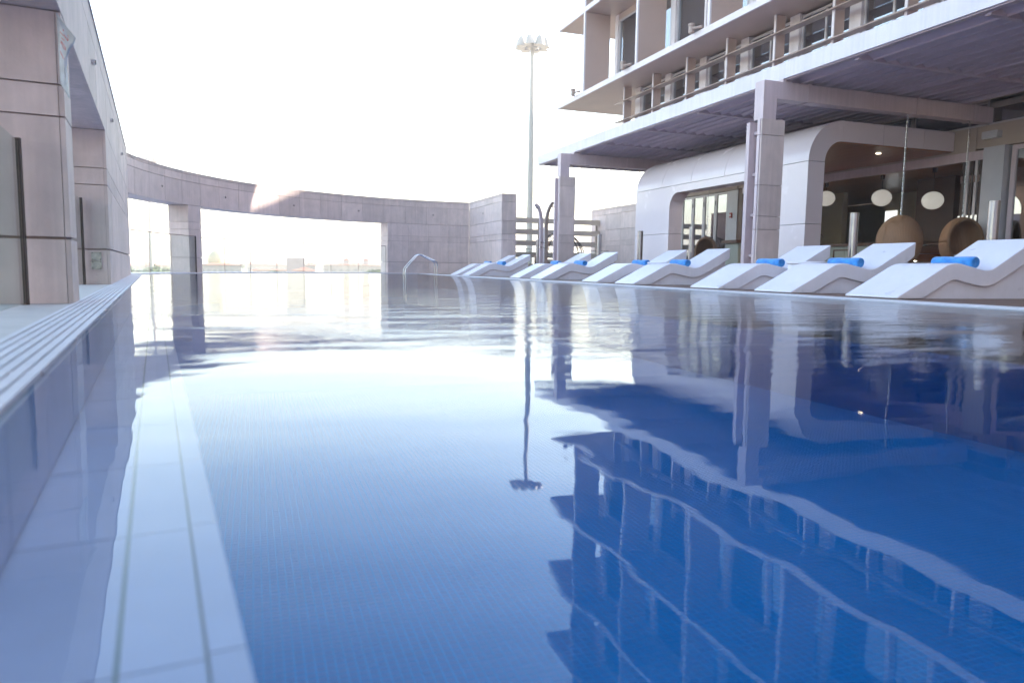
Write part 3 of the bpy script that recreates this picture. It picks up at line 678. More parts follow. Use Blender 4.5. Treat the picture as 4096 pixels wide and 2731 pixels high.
# ------------------------------------------------------------------ white cabana tunnel
cbn = root('cabana', (12, 16, 0), 'white rounded cabana tunnel with an arched opening in its front', 'cabana')
XA, YA, YB = 11.3, 12.82, 20.3; th = .44; ZC = 3.61; RO = .9; RI = .46
def ring(t0, t1, n=10):
    o = [(XA+RO-RO*math.cos(t0+(t1-t0)*i/n), ZC-RO+RO*math.sin(t0+(t1-t0)*i/n)) for i in range(n+1)]
    i_ = [(XA+RO-RI*math.cos(t1-(t1-t0)*i/n), ZC-RO+RI*math.sin(t1-(t1-t0)*i/n)) for i in range(n+1)]
    return o+i_
seams = [YA, 14.3, 15.8, 17.3, 18.8, YB]
for a, b in zip(seams[:-1], seams[1:]):
    a_ = a+(.006 if a > YA else 0); b_ = b-(.006 if b < YB else 0)
    part('curved_panel', MB().ext(ring(0, math.pi/2, 14), 'y', a_, b_), M['white_panel'], cbn, True)
    for x0, x1 in ((XA+RO+.003, 13.35), (13.356, 14.55), (14.556, 15.49)):
        part('roof_panel', MB().box(x0, x1, a_, b_, ZC-th, ZC), M['white_panel'], cbn)
zf = ZC-RO-.012
yo0, yo1, zo, rr = 13.95, 18.35, 2.50, .42
def opening_edge(far):
    # polygon (y,z) of the header with rounded lower corners
    pts = []
    return pts
arcF = [(yo1-rr+rr*math.sin(t), zo-rr+rr*math.cos(t)) for t in [math.pi/2*i/10 for i in range(11)]]     # from top to far jamb
arcN = [(yo0+rr-rr*math.cos(t), zo-rr+rr*math.sin(t)) for t in [math.pi/2*i/10 for i in range(11)]]      # from near jamb up to top
head = [(yo0, zf), (yo0, zo-rr)]+arcN+arcF+[(yo1, zf)]
part('header_panel', MB().ext(head, 'x', XA, XA+th), M['white_panel'], cbn, True)
for y0, y1 in ((yo1+.003, YB), (YA, yo0-.003)):
    for z0, z1 in ((.012, 1.356), (1.368, zf)):
        part('front_panel', MB().box(XA, XA+th, y0, y1, z0, z1), M['white_panel'], cbn)
for k in range(10):
    x0 = XA+th+.01+k*.374
    part('ceiling_board', MB().box(max(x0+.004, XA+RO), x0+.37, YA+.05, YB-.05, ZC-th-.022, ZC-th-.002), M['wood'], cbn)
for k, (x, y) in enumerate(((12.55, 14.22), (13.85, 15.52), (14.05, 13.62), (12.7, 17.8), (14.4, 18.6))):
    part('downlight', MB().lathe((x, y, ZC-th-.03), [(.055, 0), (.055, .008)], 16), M['downlight'], cbn); lamp(x, y, ZC-th-.05)

# ------------------------------------------------------------------ hotel building
ht = root('hotel_building', (16, 12, 0), 'multi-storey hotel with pale slab edges, vertical fins and projecting floors', 'hotel')
# ground floor facade at X=15.5
fx = 15.5
def fbox(name, y0, y1, z0, z1, mat, x0=fx, x1=fx+.22, par=None): return part(name, MB().box(x0, x1, y0, y1, z0, z1), M[mat], par or ht)
fbox('header_band', 11.0, 12.26, 3.14, 3.63, 'beige'); fbox('header_band', 12.27, 20.85, 3.10, 3.63, 'beige')
fbox('header_band', 20.86, 24.3, 3.07, 3.25, 'beige', fx-.03)
fbox('head_rail', 12.02, 20.6, 2.89, 3.095, 'frame_paint', fx-.02, fx+.12)
fbox('wall_panel', 20.86, 21.40, .012, 3.06, 'facade_panel'); fbox('wall_return', 20.62, 20.855, .012, 3.095, 'wood_dark', fx+.02, fx+1.2)
fbox('wall_panel', 11.51, 12.0, .012, 3.13, 'facade_panel', fx-.1); fbox('wall_panel', 24.3, 24.6, .012, 4.2, 'beige')
fbox('wall_panel', -6, 9.2, .012, 4.2, 'beige')
fbox('upper_wall', 9.2, 12.05, 4.0, 4.36, 'beige', fx+.05)
def window(parent, y0, y1, z0, z1, x, fw_=.06, frame='winframe', name='window', mull=0, d=.08):
    mb = MB()
    mb.box(x, x+d, y0, y0+fw_, z0, z1).box(x, x+d, y1-fw_, y1, z0, z1).box(x, x+d, y0+fw_+.0005, y1-fw_-.0005, z0, z0+fw_).box(x, x+d, y0+fw_+.0005, y1-fw_-.0005, z1-fw_, z1)
    for k in range(mull):
        ym = y0+(y1-y0)*(k+1)/(mull+1); mb.box(x+.005, x+d-.005, ym-fw_/2, ym+fw_/2, z0+fw_+.0005, z1-fw_-.0005)
    w = part(name, mb, M[frame], parent)
    part('pane', MB().box(x+d*.45, x+d*.55, y0+fw_*.8, y1-fw_*.8, z0+fw_*.8, z1-fw_*.8), M['pane'], w)
    return w
# clerestory windows above the header
for y0, y1 in ((11.0, 12.03), (12.06, 14.05), (14.08, 16.5), (16.53, 19), (19.03, 21.4), (21.43, 22.8), (22.83, 24.28)): window(ht, y0, y1, 3.635 if y0 < 21 else 3.26, 4.18, fx+.05, .05)
# dark door at the right
window(ht, 9.25, 11.46, .012, 3.12, fx+.06, .10, 'frame_paint', 'door')
# folding doors on the far part
for k in range(4):
    y0 = 21.42+k*.715; d = window(ht, y0, y0+.71, .012, 3.05, fx+.02, .075, 'winframe', 'folding_door', d=.06)
    part('hinge', MB().tube([(fx+.012, y0+.71, 2.62), (fx+.012, y0+.71, 2.78)], .014, 8), M['dark'], d); part('hinge', MB().tube([(fx+.012, y0+.71, 1.0), (fx+.012, y0+.71, 1.16)], .014, 8), M['dark'], d)
# folded door leaves stacked at the right jamb
for k in range(5):
    y0 = 12.05+k*.105
    lf = part('folded_leaf', MB().box(fx+.0, fx+.7, y0, y0+.02, .02, 2.885).box(fx-.04, fx+.04, y0-.0, y0+.07, .021, 2.884), M['winframe'] if k % 2 else M['dark'], ht)
    for z in (.6, 1.5, 2.4): part('hinge', MB().box(fx-.065, fx-.042, y0+.02, y0+.075, z, z+.16), M['chrome'], lf)
# fire alarm, wall unit
o = single('fire_alarm', MB().box(fx-.05, fx-.002, 21.11, 21.22, 2.13, 2.30), M['red'], 'small red fire alarm call point on the facade by the folding doors', 'fire alarm')
part('button', MB().box(fx-.06, fx-.051, 21.14, 21.19, 2.19, 2.24), M['white'], o)
o = single('wall_light', MB().box(fx-.16, fx-.002, 11.67, 12.03, 3.32, 3.47), M['facade_panel'], 'grey box-shaped light unit on the facade at the upper right', 'wall light')
part('lens', MB().box(fx-.15, fx-.02, 11.69, 12.01, 3.312, 3.319), M['white'], o)
# interior of the lounge
for k in range(13):
    x0 = fx+.23+k*.6
    part('ceiling_board', MB().box(x0, x0+.588, -5.9, 24.2, 3.10, 3.125), M['wood'], ht)
part('back_wall', MB().box(23.6, 23.8, -6, 24.5, .012, 3.1), M['plaster'], ht); part('side_wall', MB().box(15.75, 23.6, 24.3, 24.5, .012, 3.1), M['plaster'], ht)
part('inner_wall', MB().box(19.4, 19.6, 20.2, 24.29, .012, 3.09), M['plaster'], ht)
part('ochre_panel', MB().box(21.0, 21.15, 17.0, 18.6, .02, 1.9), M['ochre'], ht); part('inner_partition', MB().box(21.2, 21.4, 15.2, 20.1, .012, 3.09), M['plaster'], ht)
part('lit_window', MB().box(21.17, 21.195, 19.55, 20.05, 1.95, 2.5), M['skylit'], ht, label='bright window in the rear wall of the lounge')
part('panelled_column', MB().box(18.7, 19.5, 15.35, 16.6, .012, 3.09), M['wood_dark'], ht); part('panelled_column', MB().box(21, 22, 12.2, 13.0, .012, 3.09), M['wood_dark'], ht)
part('rear_panel', MB().box(20.4, 20.6, 9, 12.1, .012, 3.09), M['plaster'], ht); part('slab_over', MB().box(15.8, 24, -6, 24.6, 3.14, 3.62), M['tower_wall'], ht)
# level one
part('floor_slab', MB().box(13.95, 24, -6, 25.55, 4.365, 4.55), M['slab'], ht)
part('rear_core', MB().box(17.5, 24, -6, 24.9, 4.56, 26.4), M['tower_wall'], ht)
part('end_wall', MB().box(14.12, 17.5, 25.3, 25.5, 4.56, 7.155), M['tower_wall'], ht)
part('inner_blind', MB().box(15.2, 15.25, -6, 25.2, 4.56, 7.15), M['tower_wall'], ht)
PY = [25.1-2.115*k for k in range(14)]
src = part('screen_post', MB().box(13.331, 13.62, 25.07, 25.125, 4.37, 7.155), M['fin'], ht); se_ = part('post_edge', MB().box(13.30, 13.33, 25.06, 25.135, 4.37, 7.155), M['slab'], ht)
for k in range(1, 14): rep('screen_post', src, ht, (0, -2.115*k, 0)); rep('post_edge', se_, ht, (0, -2.115*k, 0))
for z in (5.93, 6.63): part('sunscreen_blade', MB().ext([(13.18, z-.03), (13.2, z+.01), (13.56, z+.05), (13.56, z+.02)], 'y', -4.5, 25.65), M['blade'], ht)
part('handrail', MB().box(13.4, 13.46, -4.5, 25.2, 5.35, 5.40), M['blade'], ht)
for k in range(13):
    y1 = 25.1-2.115*k; y0 = y1-2.115
    part('wall_pier', MB().box(13.80, 14.1, y1-.36, y1, 4.56, 7.15), M['slab'], ht)
    window(ht, y0+.004, y1-.365, 4.56, 7.08, 13.88, .06, mull=1)
# tower floors
FZ = [7.16+3.23*k for k in range(6)]
sl_src = so_src = None
for k, z in enumerate(FZ):
    if sl_src is None:
        sl_src = part('slab_edge', MB().box(12.5, 12.56, -8, 29.65, z, z+.19).box(12.561, 19, 29.6, 29.65, z, z+.19), M['slab'], ht)
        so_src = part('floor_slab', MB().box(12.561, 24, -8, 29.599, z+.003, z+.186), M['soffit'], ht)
    else: rep('slab_edge', sl_src, ht, (0, 0, 3.23*k)); rep('floor_slab', so_src, ht, (0, 0, 3.23*k))
FY = [27.06-4.25*k for k in range(8)]
proto = []
def bay(y, z):
    out = []
    out.append(part('fin_edge', MB().box(12.50, 12.56, y-.06, y+.06, z+.192, z+3.228), M['slab'], ht))
    out.append(part('fin', MB().box(12.561, 13.62, y-.05, y+.05, z+.188, z+3.232), M['fin'], ht))
    return out
def upper_window(y1, z):
    w = window(ht, y1-2.02, y1-.30, z+.19, z+3.0, 13.9, .07, 'winframe')
    w2 = window(ht, y1-4.19, y1-2.14, z+.19, z+3.0, 13.9, .07, 'winframe')
    a = part('wall_pier', MB().box(13.84, 14.1, y1-.295, y1-.05, z+.188, z+3.23), M['slab'], ht)
    b = part('wall_pier', MB().box(13.84, 14.1, y1-2.135, y1-2.025, z+.188, z+3.23), M['slab'], ht)
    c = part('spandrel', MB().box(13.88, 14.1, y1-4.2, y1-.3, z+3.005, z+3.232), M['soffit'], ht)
    d = part('curtain', MB().box(14.6, 14.63, y1-4.19, y1-.32, z+.19, z+3.23), M['beige'], ht)
    return [w, w2, a, b, c, d]
protoA = bay(FY[0], FZ[0]); protoB = upper_window(FY[0], FZ[0])
for k in range(6):
    for j in range(8):
        if k == 0 and j == 0: continue
        dv = (0, -4.25*j, 3.23*k)
        if k == 5: continue
        for s in protoA: rep(s.name.split('.')[0], s, ht, dv)
        if j == 7: continue
        for s in protoB:
            c = rep(s.name.split('.')[0], s, ht, dv)
            for ch in s.children:
                e = ch.copy(); col.objects.link(e); e.parent = c
part('tower_end_wall', MB().box(14.101, 24, 26.75, 26.95, 7.35, 23.3), M['tower_wall'], ht)
part('roof_parapet', MB().box(12.5, 24, -8, 29.6, 23.51, 24.2), M['slab'], ht)
for k, (y, lb) in enumerate(((27.7, 'farthest round lamp fitting bracketed to the hotel slab edge'), (23.45, 'middle round lamp fitting bracketed to the hotel slab edge'), (19.2, 'nearest round lamp fitting bracketed to the hotel slab edge'))):
    r = root('bracket_lamp', (12.3, y, 7.3), lb, 'lamp', 'lamps along the hotel slab edge')
    part('bracket', MB().tube([(12.495, y-.35, 7.42), (12.42, y-.2, 7.42), (12.36, y-.08, 7.42)], [.05, .035, .05], 10), M['blade'], r, True)
    part('housing', MB().lathe((12.36, y, 7.3), [(.07, 0), (.085, .01), (.085, .20), (.10, .21), (.10, .27), (.085, .28)], 18), M['blade'], r, True)

rb_ = root('added_rear_block', (6, -20, -9), 'unseen block added behind the camera to hold back sky light', 'building')  # unseen block added to darken the faces turned towards the camera
part('wall', MB().box(-16, 30, -30, -13, -9, 24), M['facade_panel'], rb_); part('roof_parapet', MB().box(-16.1, 30.1, -30.1, -12.9, 24.01, 24.6), M['slab'], rb_)
for zz in (2, 5.4, 8.8, 12.2, 15.6, 19):
    for xx in range(-14, 28, 5): part('window', MB().box(xx, xx+2.6, -12.99, -12.9, zz, zz+2), M['citywin'], rb_)
nb = root('neighbour_block', (50, 42, -9), 'neighbouring apartment block standing out of view behind the hotel', 'building')
part('wall', MB().box(40, 62, 25, 62, -9, 21.3), M['citywall'], nb); part('roof_parapet', MB().box(39.9, 62.1, 24.9, 62.1, 21.31, 21.6), M['citywall'], nb)
for zz in (3, 6.2, 9.4, 12.6, 15.8):
    for yy in range(28, 60, 5): part('window', MB().box(39.9, 39.99, yy, yy+2, zz, zz+1.6), M['citywin'], nb)

# ------------------------------------------------------------------ lounge furniture
def pendant(c, rx, rz, label):
    r = root('pendant_lamp', c, label, 'lamp', 'opal globe pendants in the lounge')
    prof = [(max(.001, rx*math.sin(math.pi*i/20)), -rz*math.cos(math.pi*i/20)) for i in range(21)]
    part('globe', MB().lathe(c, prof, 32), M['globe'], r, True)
    part('cord', MB().tube([(c[0], c[1], c[2]+rz), (c[0], c[1], 3.0)], .006, 6), M['dark'], r); part('ceiling_rose', MB().lathe((c[0], c[1], 2.98), [(.05, 0), (.06, .12)], 14), M['dark'], r)
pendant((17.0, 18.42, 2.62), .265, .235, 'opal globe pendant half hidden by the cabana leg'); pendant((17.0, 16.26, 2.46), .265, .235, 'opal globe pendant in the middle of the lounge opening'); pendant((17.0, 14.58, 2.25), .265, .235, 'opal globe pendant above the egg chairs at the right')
r = root('bar_counter', (17.4, 16.5, .012), 'long bar counter with dark top and pale panelled front in the lounge', 'bar counter')
part('counter_top', MB().box(17.0, 17.8, 14.9, 20.4, 1.12, 1.2), M['wood_dark'], r); part('plinth', MB().box(17.2, 17.7, 15, 20.3, .012, .12), M['dark'], r)
for k in range(6): part('front_panel', MB().box(17.12, 17.7, 15+.885*k+.01, 15.885+.885*k-.01, .121, 1.115), M['counter'], r)
part('frame_trim', MB().box(17.10, 17.118, 17.2, 18.1, .98, 1.02).box(17.10, 17.118, 17.2, 17.24, .4, .979).box(17.10, 17.118, 18.06, 18.1, .4, .979).box(17.10, 17.118, 17.241, 18.059, .4, .44), M['wood_dark'], r)
r = single('tap', MB().tube([(17.3, 19.0, 1.2), (17.3, 19.0, 1.42), (17.3, 18.97, 1.50), (17.3, 18.89, 1.53), (17.3, 18.81, 1.50), (17.3, 18.78, 1.42)], .014, 8), M['chrome'], 'curved steel tap standing on the bar counter', 'tap', True)
r = root('outdoor_counter', (15.4, 20.1, .012), 'pale blue bar end with dark top seen left of the near column', 'counter')
part('counter_top', MB().box(14.7, 15.9, 19.75, 20.55, 1.22, 1.32), M['wood_dark'], r); part('counter_body', MB().box(14.85, 15.48, 19.85, 20.5, .012, 1.219), M['counter'], r)
# display case with curved front
r = root('display_case', (16.3, 13.2, .012), 'dark display case with curved glass front behind the egg chairs', 'display case')
cv = [(16.0+.62*(1-math.cos(t)), .45+.62*math.sin(t)) for t in [math.pi/2*i/10 for i in range(11)]]
part('case_base', MB().box(16.0, 16.9, 12.75, 14.3, .012, .44), M['wood_dark'], r)
part('curved_glass', MB().ext(cv+[(x+.012, z-.012) for x, z in cv[::-1]], 'y', 12.8, 14.25), M['pane'], r, True)
part('end_rib', MB().tube([(x, 12.79, z) for x, z in cv], .022, 8), M['winframe'], r, True)
part('top_shelf', MB().box(16.5, 16.9, 12.8, 14.25, 1.071, 1.1), M['wood_dark'], r)
r = root('till', (16.7, 13.3, 1.1), 'black till standing on the curved display case', 'till'); part('till_body', MB().ext([(16.52, 1.101), (16.85, 1.101), (16.85, 1.36), (16.75, 1.36)], 'y', 13.1, 13.5), M['dark'], r)
part('screen', MB().quad((16.517, 13.13, 1.12), (16.517, 13.47, 1.12), (16.742, 13.47, 1.355), (16.742, 13.13, 1.355)), M['citywin'], r)
r = root('exit_sign', (19.5, 15.0, 2.6), 'small green exit sign with running figure on the lounge wall', 'exit sign')
part('sign_board', MB().box(19.46, 19.5, 14.75, 15.2, 2.55, 2.75), M['exit'], r)
part('pictogram', MB().box(19.455, 19.459, 14.80, 14.86, 2.58, 2.72).box(19.455, 19.459, 14.98, 15.02, 2.60, 2.68).box(19.455, 19.459, 14.985, 15.015, 2.69, 2.72).box(19.455, 19.459, 15.08, 15.17, 2.64, 2.66), M['white'], r)

# ------------------------------------------------------------------ egg chairs
def egg(c, rx, rz, face, cut, label, top, chain_top, tilt=0.1):
    r = root('egg_chair', (c[0], c[1], c[2]-rz), label, 'egg chair', 'hanging wicker egg chairs')
    f = Vector((math.cos(face)*math.cos(tilt), math.sin(face)*math.cos(tilt), math.sin(tilt))); s_ = f.cross(Vector((0, 0, 1))).normalized(); u_ = s_.cross(f)
    mb = MB(); nu, nv = 56, 30; uv = []
    def P(th_, ph): 
        d = -f*math.cos(th_)+(s_*math.cos(ph)+u_*math.sin(ph))*math.sin(th_)
        return (c[0]+d.x*rx, c[1]+d.y*rx, c[2]+d.z*rz)
    for i in range(nv+1):
        th_ = .002+(math.pi-cut)*i/nv
        for j in range(nu+1):
            ph = 2*math.pi*j/nu; mb.v.append(P(th_, ph)); uv.append((2*j/nu, i/nv))
    for i in range(nv):
        for j in range(nu): a = i*(nu+1)+j; mb.f.append((a, a+1, a+nu+2, a+nu+1))
    mb.uv = uv
    # weave mapped around the vertical axis
    mb.uv = [(math.atan2(v[1]-c[1], v[0]-c[0])/math.pi, math.acos(max(-1, min(1, (v[2]-c[2])/rz)))/math.pi) for v in mb.v]
    sh_ = part('wicker_shell', mb, M['wicker'], r, True); md_ = sh_.modifiers.new('thick', 'SOLIDIFY'); md_.thickness = .03; md_.offset = 0
    rim = MB().tube([P(math.pi-cut, 2*math.pi*j/48) for j in range(48)], .03, 10, closed=True); rim.uv = [(i*.02, (i % 10)*.1) for i in range(len(rim.v))]
    part('rim', rim, M['wicker'], r, True)
    cus = MB().lathe((c[0]+f.x*.1, c[1]+f.y*.1, c[2]-rz*.72), [(rx*.45, 0), (rx*.58, .04), (rx*.6, .09), (rx*.5, .13)], 24); part('cushion', cus, M['beige'], r, True)
    ch = MB(); n = int((chain_top-top)/.052)
    for k in range(n):
        z = top+.052*(k+.5); a = (k % 2)*math.pi/2
        pts = [(c[0]+math.cos(a)*.017*math.cos(q), c[1]+math.sin(a)*.017*math.cos(q), z+.036*math.sin(q)) for q in [2*math.pi*i/10 for i in range(10)]]
        ch.tube(pts, .0055, 5, closed=True)
    part('chain', ch, M['chrome'], r, True)
    part('hook', MB().tube([(c[0]-.16, c[1]-.1, chain_top+.02), (c[0]-.02, c[1]-.02, chain_top-.01), (c[0], c[1], chain_top-.05)], .008, 6).tube([(c[0], c[1], chain_top-.06), (c[0], c[1], 3.66)], .01, 6), M['chrome'], r, True)
    return r
egg((13.12, 12.0, 1.0), .435, .55, R_(75), R_(55), 'wicker egg chair seen from behind, hanging left of its twin', 1.55, 3.62)
egg((14.9, 11.98, 1.02), .415, .55, R_(-112), R_(62), 'wicker egg chair with its opening towards the pool, hanging at the right', 1.57, 3.62, .05)
egg((15.0, 21.84, .95), .385, .55, R_(-135), R_(58), 'far wicker egg chair hanging in front of the folding doors', 1.50, 3.62, .05)

# ------------------------------------------------------------------ bollard lights
BL = ['nearest tall steel bollard light, left of the right picture edge', 'tall steel bollard light in front of the lounge bar', 'tall steel bollard light hidden behind the near stone column', 'tall steel bollard light in front of the cabana opening', 'tall steel bollard light in front of the far end of the cabana', 'tall steel bollard light in front of the beige far wall', 'tall steel bollard light hidden behind the far stone column', 'farthest tall steel bollard light, beside the shower']
b0 = None
for k, y in enumerate((7.71, 10.33, 12.9, 15.47, 18.02, 20.6, 23.2, 25.82)):
    if b0 is None:
        b0 = root('bollard_light', (10.2, y, .01), BL[k], 'bollard', 'steel bollard lights in a row on the deck')
        part('shaft', MB().lathe((10.2, y, .01), [(.09, 0), (.09, .02), (.075, .021), (.075, 1.36)], 28), M['steel'], b0, True)
        part('cap', MB().lathe((10.2, y, 1.371), [(.077, 0), (.077, .016), (.07, .02)], 28), M['steel'], b0, True)
    else: copy_tree(b0, (10.2, y, .01), BL[k])
# ------------------------------------------------------------------ shower
r = root('pool_shower', (9.65, 23.9, .01), 'double poolside shower with two curved blades branching like a palm', 'shower')
for s in (-1, 1):
    xb = 9.65+s*.09
    pts = [(xb, .01), (xb, 1.0), (xb+s*.0, 1.7), (xb+s*.01, 2.0), (xb+s*.05, 2.25), (xb+s*.12, 2.45), (xb+s*.2, 2.58 if s > 0 else 2.50), (xb+s*.26, 2.62 if s > 0 else 2.53)]
    lo = []; hi = []
    for i, (x, z) in enumerate(pts):
        a = pts[max(i-1, 0)]; b = pts[min(i+1, len(pts)-1)]; d = Vector((b[0]-a[0], b[1]-a[1])).normalized(); w = .055 if i < 4 else .05
        lo.append((x-d.y*w, z+d.x*w)); hi.append((x+d.y*w, z-d.x*w))
    part('blade', MB().ext(lo+hi[::-1], 'y', 23.84, 23.96), M['blade'] if s > 0 else M['frame_paint'], r, True)
    part('nozzle', MB().lathe((xb+s*.22, 23.9, 2.46 if s > 0 else 2.38), [(.06, 0), (.05, .05)], 14), M['chrome'], r, True)
    for z in (1.05, 1.22): part('valve', MB().tube([(xb-.02*s, 23.83, z), (xb-.1, 23.78, z)], .02, 8), M['chrome'], r, True)
part('spine', MB().box(9.62, 9.68, 23.86, 23.94, .01, 1.75), M['chrome'], r)
part('base_plate', MB().box(9.45, 9.85, 23.75, 24.05, .012, .03), M['chrome'], r)
# ------------------------------------------------------------------ far right: beige wall, rail fence, glass, daybed
wl2 = root('stone_wall', (15.75, 28, 0), 'long beige stone-clad wall on the far right behind the bollards', 'wall')
part('core', MB().box(15.5+TH, 16.1, 24.62, 32.2, 0, ZT-.004), M['joint'], wl2); clad(wl2, (15.5+TH, 32.2), (15.5+TH, 24.62), (-1, 0), ALLROWS, 5)
part('capping', MB().box(15.485, 16.11, 24.62, 32.22, ZT, ZT+.02), M['stone'], wl2)
rf = root('rail_fence', (12.5, 31.3, 0), 'open fence of broad horizontal rails between the return wall and the beige wall', 'fence')
for k, z in enumerate((2.36, 1.84, 1.33, .80, .27)): part('rail', MB().box(9.6, 15.49, 31.25, 31.37, z, z+.24), M['rail'], rf)
for x in (9.7, 12.4, 15.35): part('post', MB().box(x, x+.09, 31.371, 31.46, 0, 2.62), M['beige'], rf)
glass_run('glass_fence', [(9.62, 30.2), (11.1, 30.2), (12.6, 30.2), (14.1, 30.2), (15.45, 30.2)], 1.14, 'glass balustrade in front of the broad-railed fence', [], base=.011)
db = root('wicker_daybed', (11.6, 27.5, .01), 'large domed open-weave wicker daybed beyond the far column', 'daybed')
fr = MB(); cx, cy, cz, rd, rh = 11.85, 27.5, .55, 1.05, 1.25
for k in range(22):
    a = math.pi*2*k/22
    if abs(math.atan2(math.sin(a-R_(-110)), math.cos(a-R_(-110)))) < R_(38): continue
    fr.tube([(cx+rd*math.cos(a)*math.cos(q), cy+rd*math.sin(a)*math.cos(q), cz+rh*math.sin(q)) for q in [R_(90)*i/12 for i in range(13)]], .016, 5)
for i in range(1, 9):
    q = R_(9.5*i); rr_ = rd*math.cos(q)
    fr.tube([(cx+rr_*math.cos(R_(-70)+R_(280)*j/40), cy+rr_*math.sin(R_(-70)+R_(280)*j/40), cz+rh*math.sin(q)) for j in range(41)], .012, 5)
part('dome_weave', fr, M['dark'], db, True)
solid = MB(); nu = 20
for i in range(7):
    q = R_(7*i)
    for j in range(nu+1):
        a = R_(120)+R_(95)*j/nu; solid.v.append((cx+rd*1.01*math.cos(a)*math.cos(q), cy+rd*1.01*math.sin(a)*math.cos(q), cz+rh*math.sin(q)))
for i in range(6):
    for j in range(nu): a = i*(nu+1)+j; solid.f.append((a, a+1, a+nu+2, a+nu+1))
solid.uv = [((i % (nu+1))/nu, i/(nu+1)/7) for i in range(len(solid.v))]
o = part('side_panel', solid, M['wicker'], db, True); o.modifiers.new('t', 'SOLIDIFY').thickness = .03
part('base_drum', MB().lathe((cx, cy, .01), [(.98, 0), (1.05, .1), (1.05, .54)], 40), M['wood_dark'], db, True); part('mattress', MB().lathe((cx, cy, .551), [(.97, 0), (1.0, .05), (.97, .12)], 40), M['beige'], db, True)

# ------------------------------------------------------------------ masts
def mast(x, y, ztop, label, s=1.0):
    r = root('light_mast', (x, y, -9), label, 'light mast', 'tall floodlight masts')
    part('pole', MB().tube([(x, y, -9), (x, y, ztop-1.0*s)], [.34*s, .17*s], 14), M['lamp_white'], r, True)
    part('ring_hub', MB().lathe((x, y, ztop-1.25*s), [(.25*s, 0), (.45*s, .1*s), (.45*s, .4*s), (.2*s, .5*s)], 16), M['lamp_white'], r, True)
    for k in range(8):
        a = R_(45*k+12); d = Vector((math.cos(a), math.sin(a), 0)); z = ztop-1.0*s
        p = Vector((x, y, z))
        part('arm', MB().tube([p+d*.3*s, p+d*.75*s], .06*s, 6), M['lamp_white'], r)
        c = p+d*1.05*s
        part('floodlight', MB().lathe((c.x, c.y, z-.18*s), [(.40*s, 0), (.40*s, .06*s), (.32*s, .45*s), (.16*s, .75*s), (.05*s, .8*s)], 14), M['lamp_white'], r, True)
mast(21.38, 56.06, 19.0, 'tall floodlight mast standing left of the hotel against the sky')
mast(-13.15, 109.2, 14.9, 'distant floodlight mast rising behind the left corner of the curved beam')

# ------------------------------------------------------------------ far city
def cityp(px, D):
    d = fw+r2*((px-2048)/2884.087)-u2*((1060-1365.5)/2884.087); a = math.atan2(d.x, d.y); return Vector((D*math.sin(a), D*math.cos(a)))
def elz(px, py, D):
    d = fw+r2*((px-2048)/2884.087)-u2*((py-1365.5)/2884.087); return CAM.z+D*d.z/math.hypot(d.x, d.y)
def house(px0, px1, D, yw, yr, label, wall='citywall', hip=.3, wins=6, depth=12, nm='house', rows=1):
    a = cityp(px0, D); b = cityp(px1, D); d = (b-a).normalized(); n = Vector((-d.y, d.x)); n = n if n.dot(a) > 0 else -n
    W = (b-a).length; ztop = elz((px0+px1)/2, yw, D); zr = elz((px0+px1)/2, yr, D)
    r = root(nm, (a.x, a.y, -9), label, 'building')
    part('wall', MB().plan([tuple(a), tuple(b), tuple(b+n*depth), tuple(a+n*depth)], -9, ztop), M[wall], r)
    if zr > ztop+.05:
        o = .5; A = a-d*o-n*o; B = b+d*o-n*o; C_ = b+d*o+n*(depth+o); D_ = a-d*o+n*(depth+o); hx = min(W*hip, depth*.5)
        R1 = a+d*hx+n*depth/2; R2 = b-d*hx+n*depth/2
        mb = MB(); mb.v = [(A.x, A.y, ztop+.02), (B.x, B.y, ztop+.02), (C_.x, C_.y, ztop+.02), (D_.x, D_.y, ztop+.02), (R1.x, R1.y, zr), (R2.x, R2.y, zr)]
        mb.f = [(0, 1, 5, 4), (1, 2, 5), (2, 3, 4, 5), (3, 0, 4), (3, 2, 1, 0)]
        part('roof', mb, M['cityroof'], r)
    else: part('parapet', MB().plan([tuple(a-n*.1), tuple(b-n*.1), tuple(b+n*.3), tuple(a+n*.3)], ztop+.01, ztop+.5), M[wall], r)
    for k in range(wins):
        for q in range(rows):
            p = a+d*W*(k+.5)/wins; z = ztop-2.1-3.0*q; w = min(1.3, W/wins*.5)
            part('window', MB().plan([tuple(p-d*w/2-n*.06), tuple(p+d*w/2-n*.06), tuple(p+d*w/2-n*.01), tuple(p-d*w/2-n*.01)], z, z+1.4), M['citywin'], r)
    return r
house(470, 700, 120, 1062, 1053, 'long white house with red roof seen through the glass left of the far pillar', wins=10)
house(700, 795, 150, 1060, 1054, 'white house with red roof directly behind the far pillar', wins=4)
mq = house(798, 965, 120, 1060, 1050, 'white domed building with orange roof seen right of the far pillar', wins=7, hip=.4, nm='domed_building')
c = cityp(870, 126); zb = elz(870, 1050, 126)
prof = [(1.42, -.6), (1.42, 0), (1.44, .3), (1.4, .7), (1.25, 1.1), (.95, 1.5), (.5, 1.75), (.06, 1.9), (.04, 2.2)]
part('dome', MB().lathe((c.x, c.y, zb+.1), [(a*1.0, b*1.0) for a, b in prof], 28), M['gold'], mq, True)
house(985, 1030, 165, 1058, 1049, 'small gabled house with red roof right of the domed building', wins=2, depth=8)
house(1025, 1150, 180, 1061, 1053, 'long low white house with red roof in the middle distance', wins=9)
house(1010, 1150, 130, 1082, 1076, 'low shed with pink roof in front of the long low house', wins=4, hip=.1)
hp = house(1147, 1220, 110, 1046, 1046, 'plain pink flat-roofed block with a small roof box', wall='citypink', wins=0, depth=9)
a = cityp(1184, 113); z = elz(1184, 1046, 113); part('roof_box', MB().box(a.x, a.x+.8, a.y, a.y+1, z, z+.55), M['citywall'], hp)
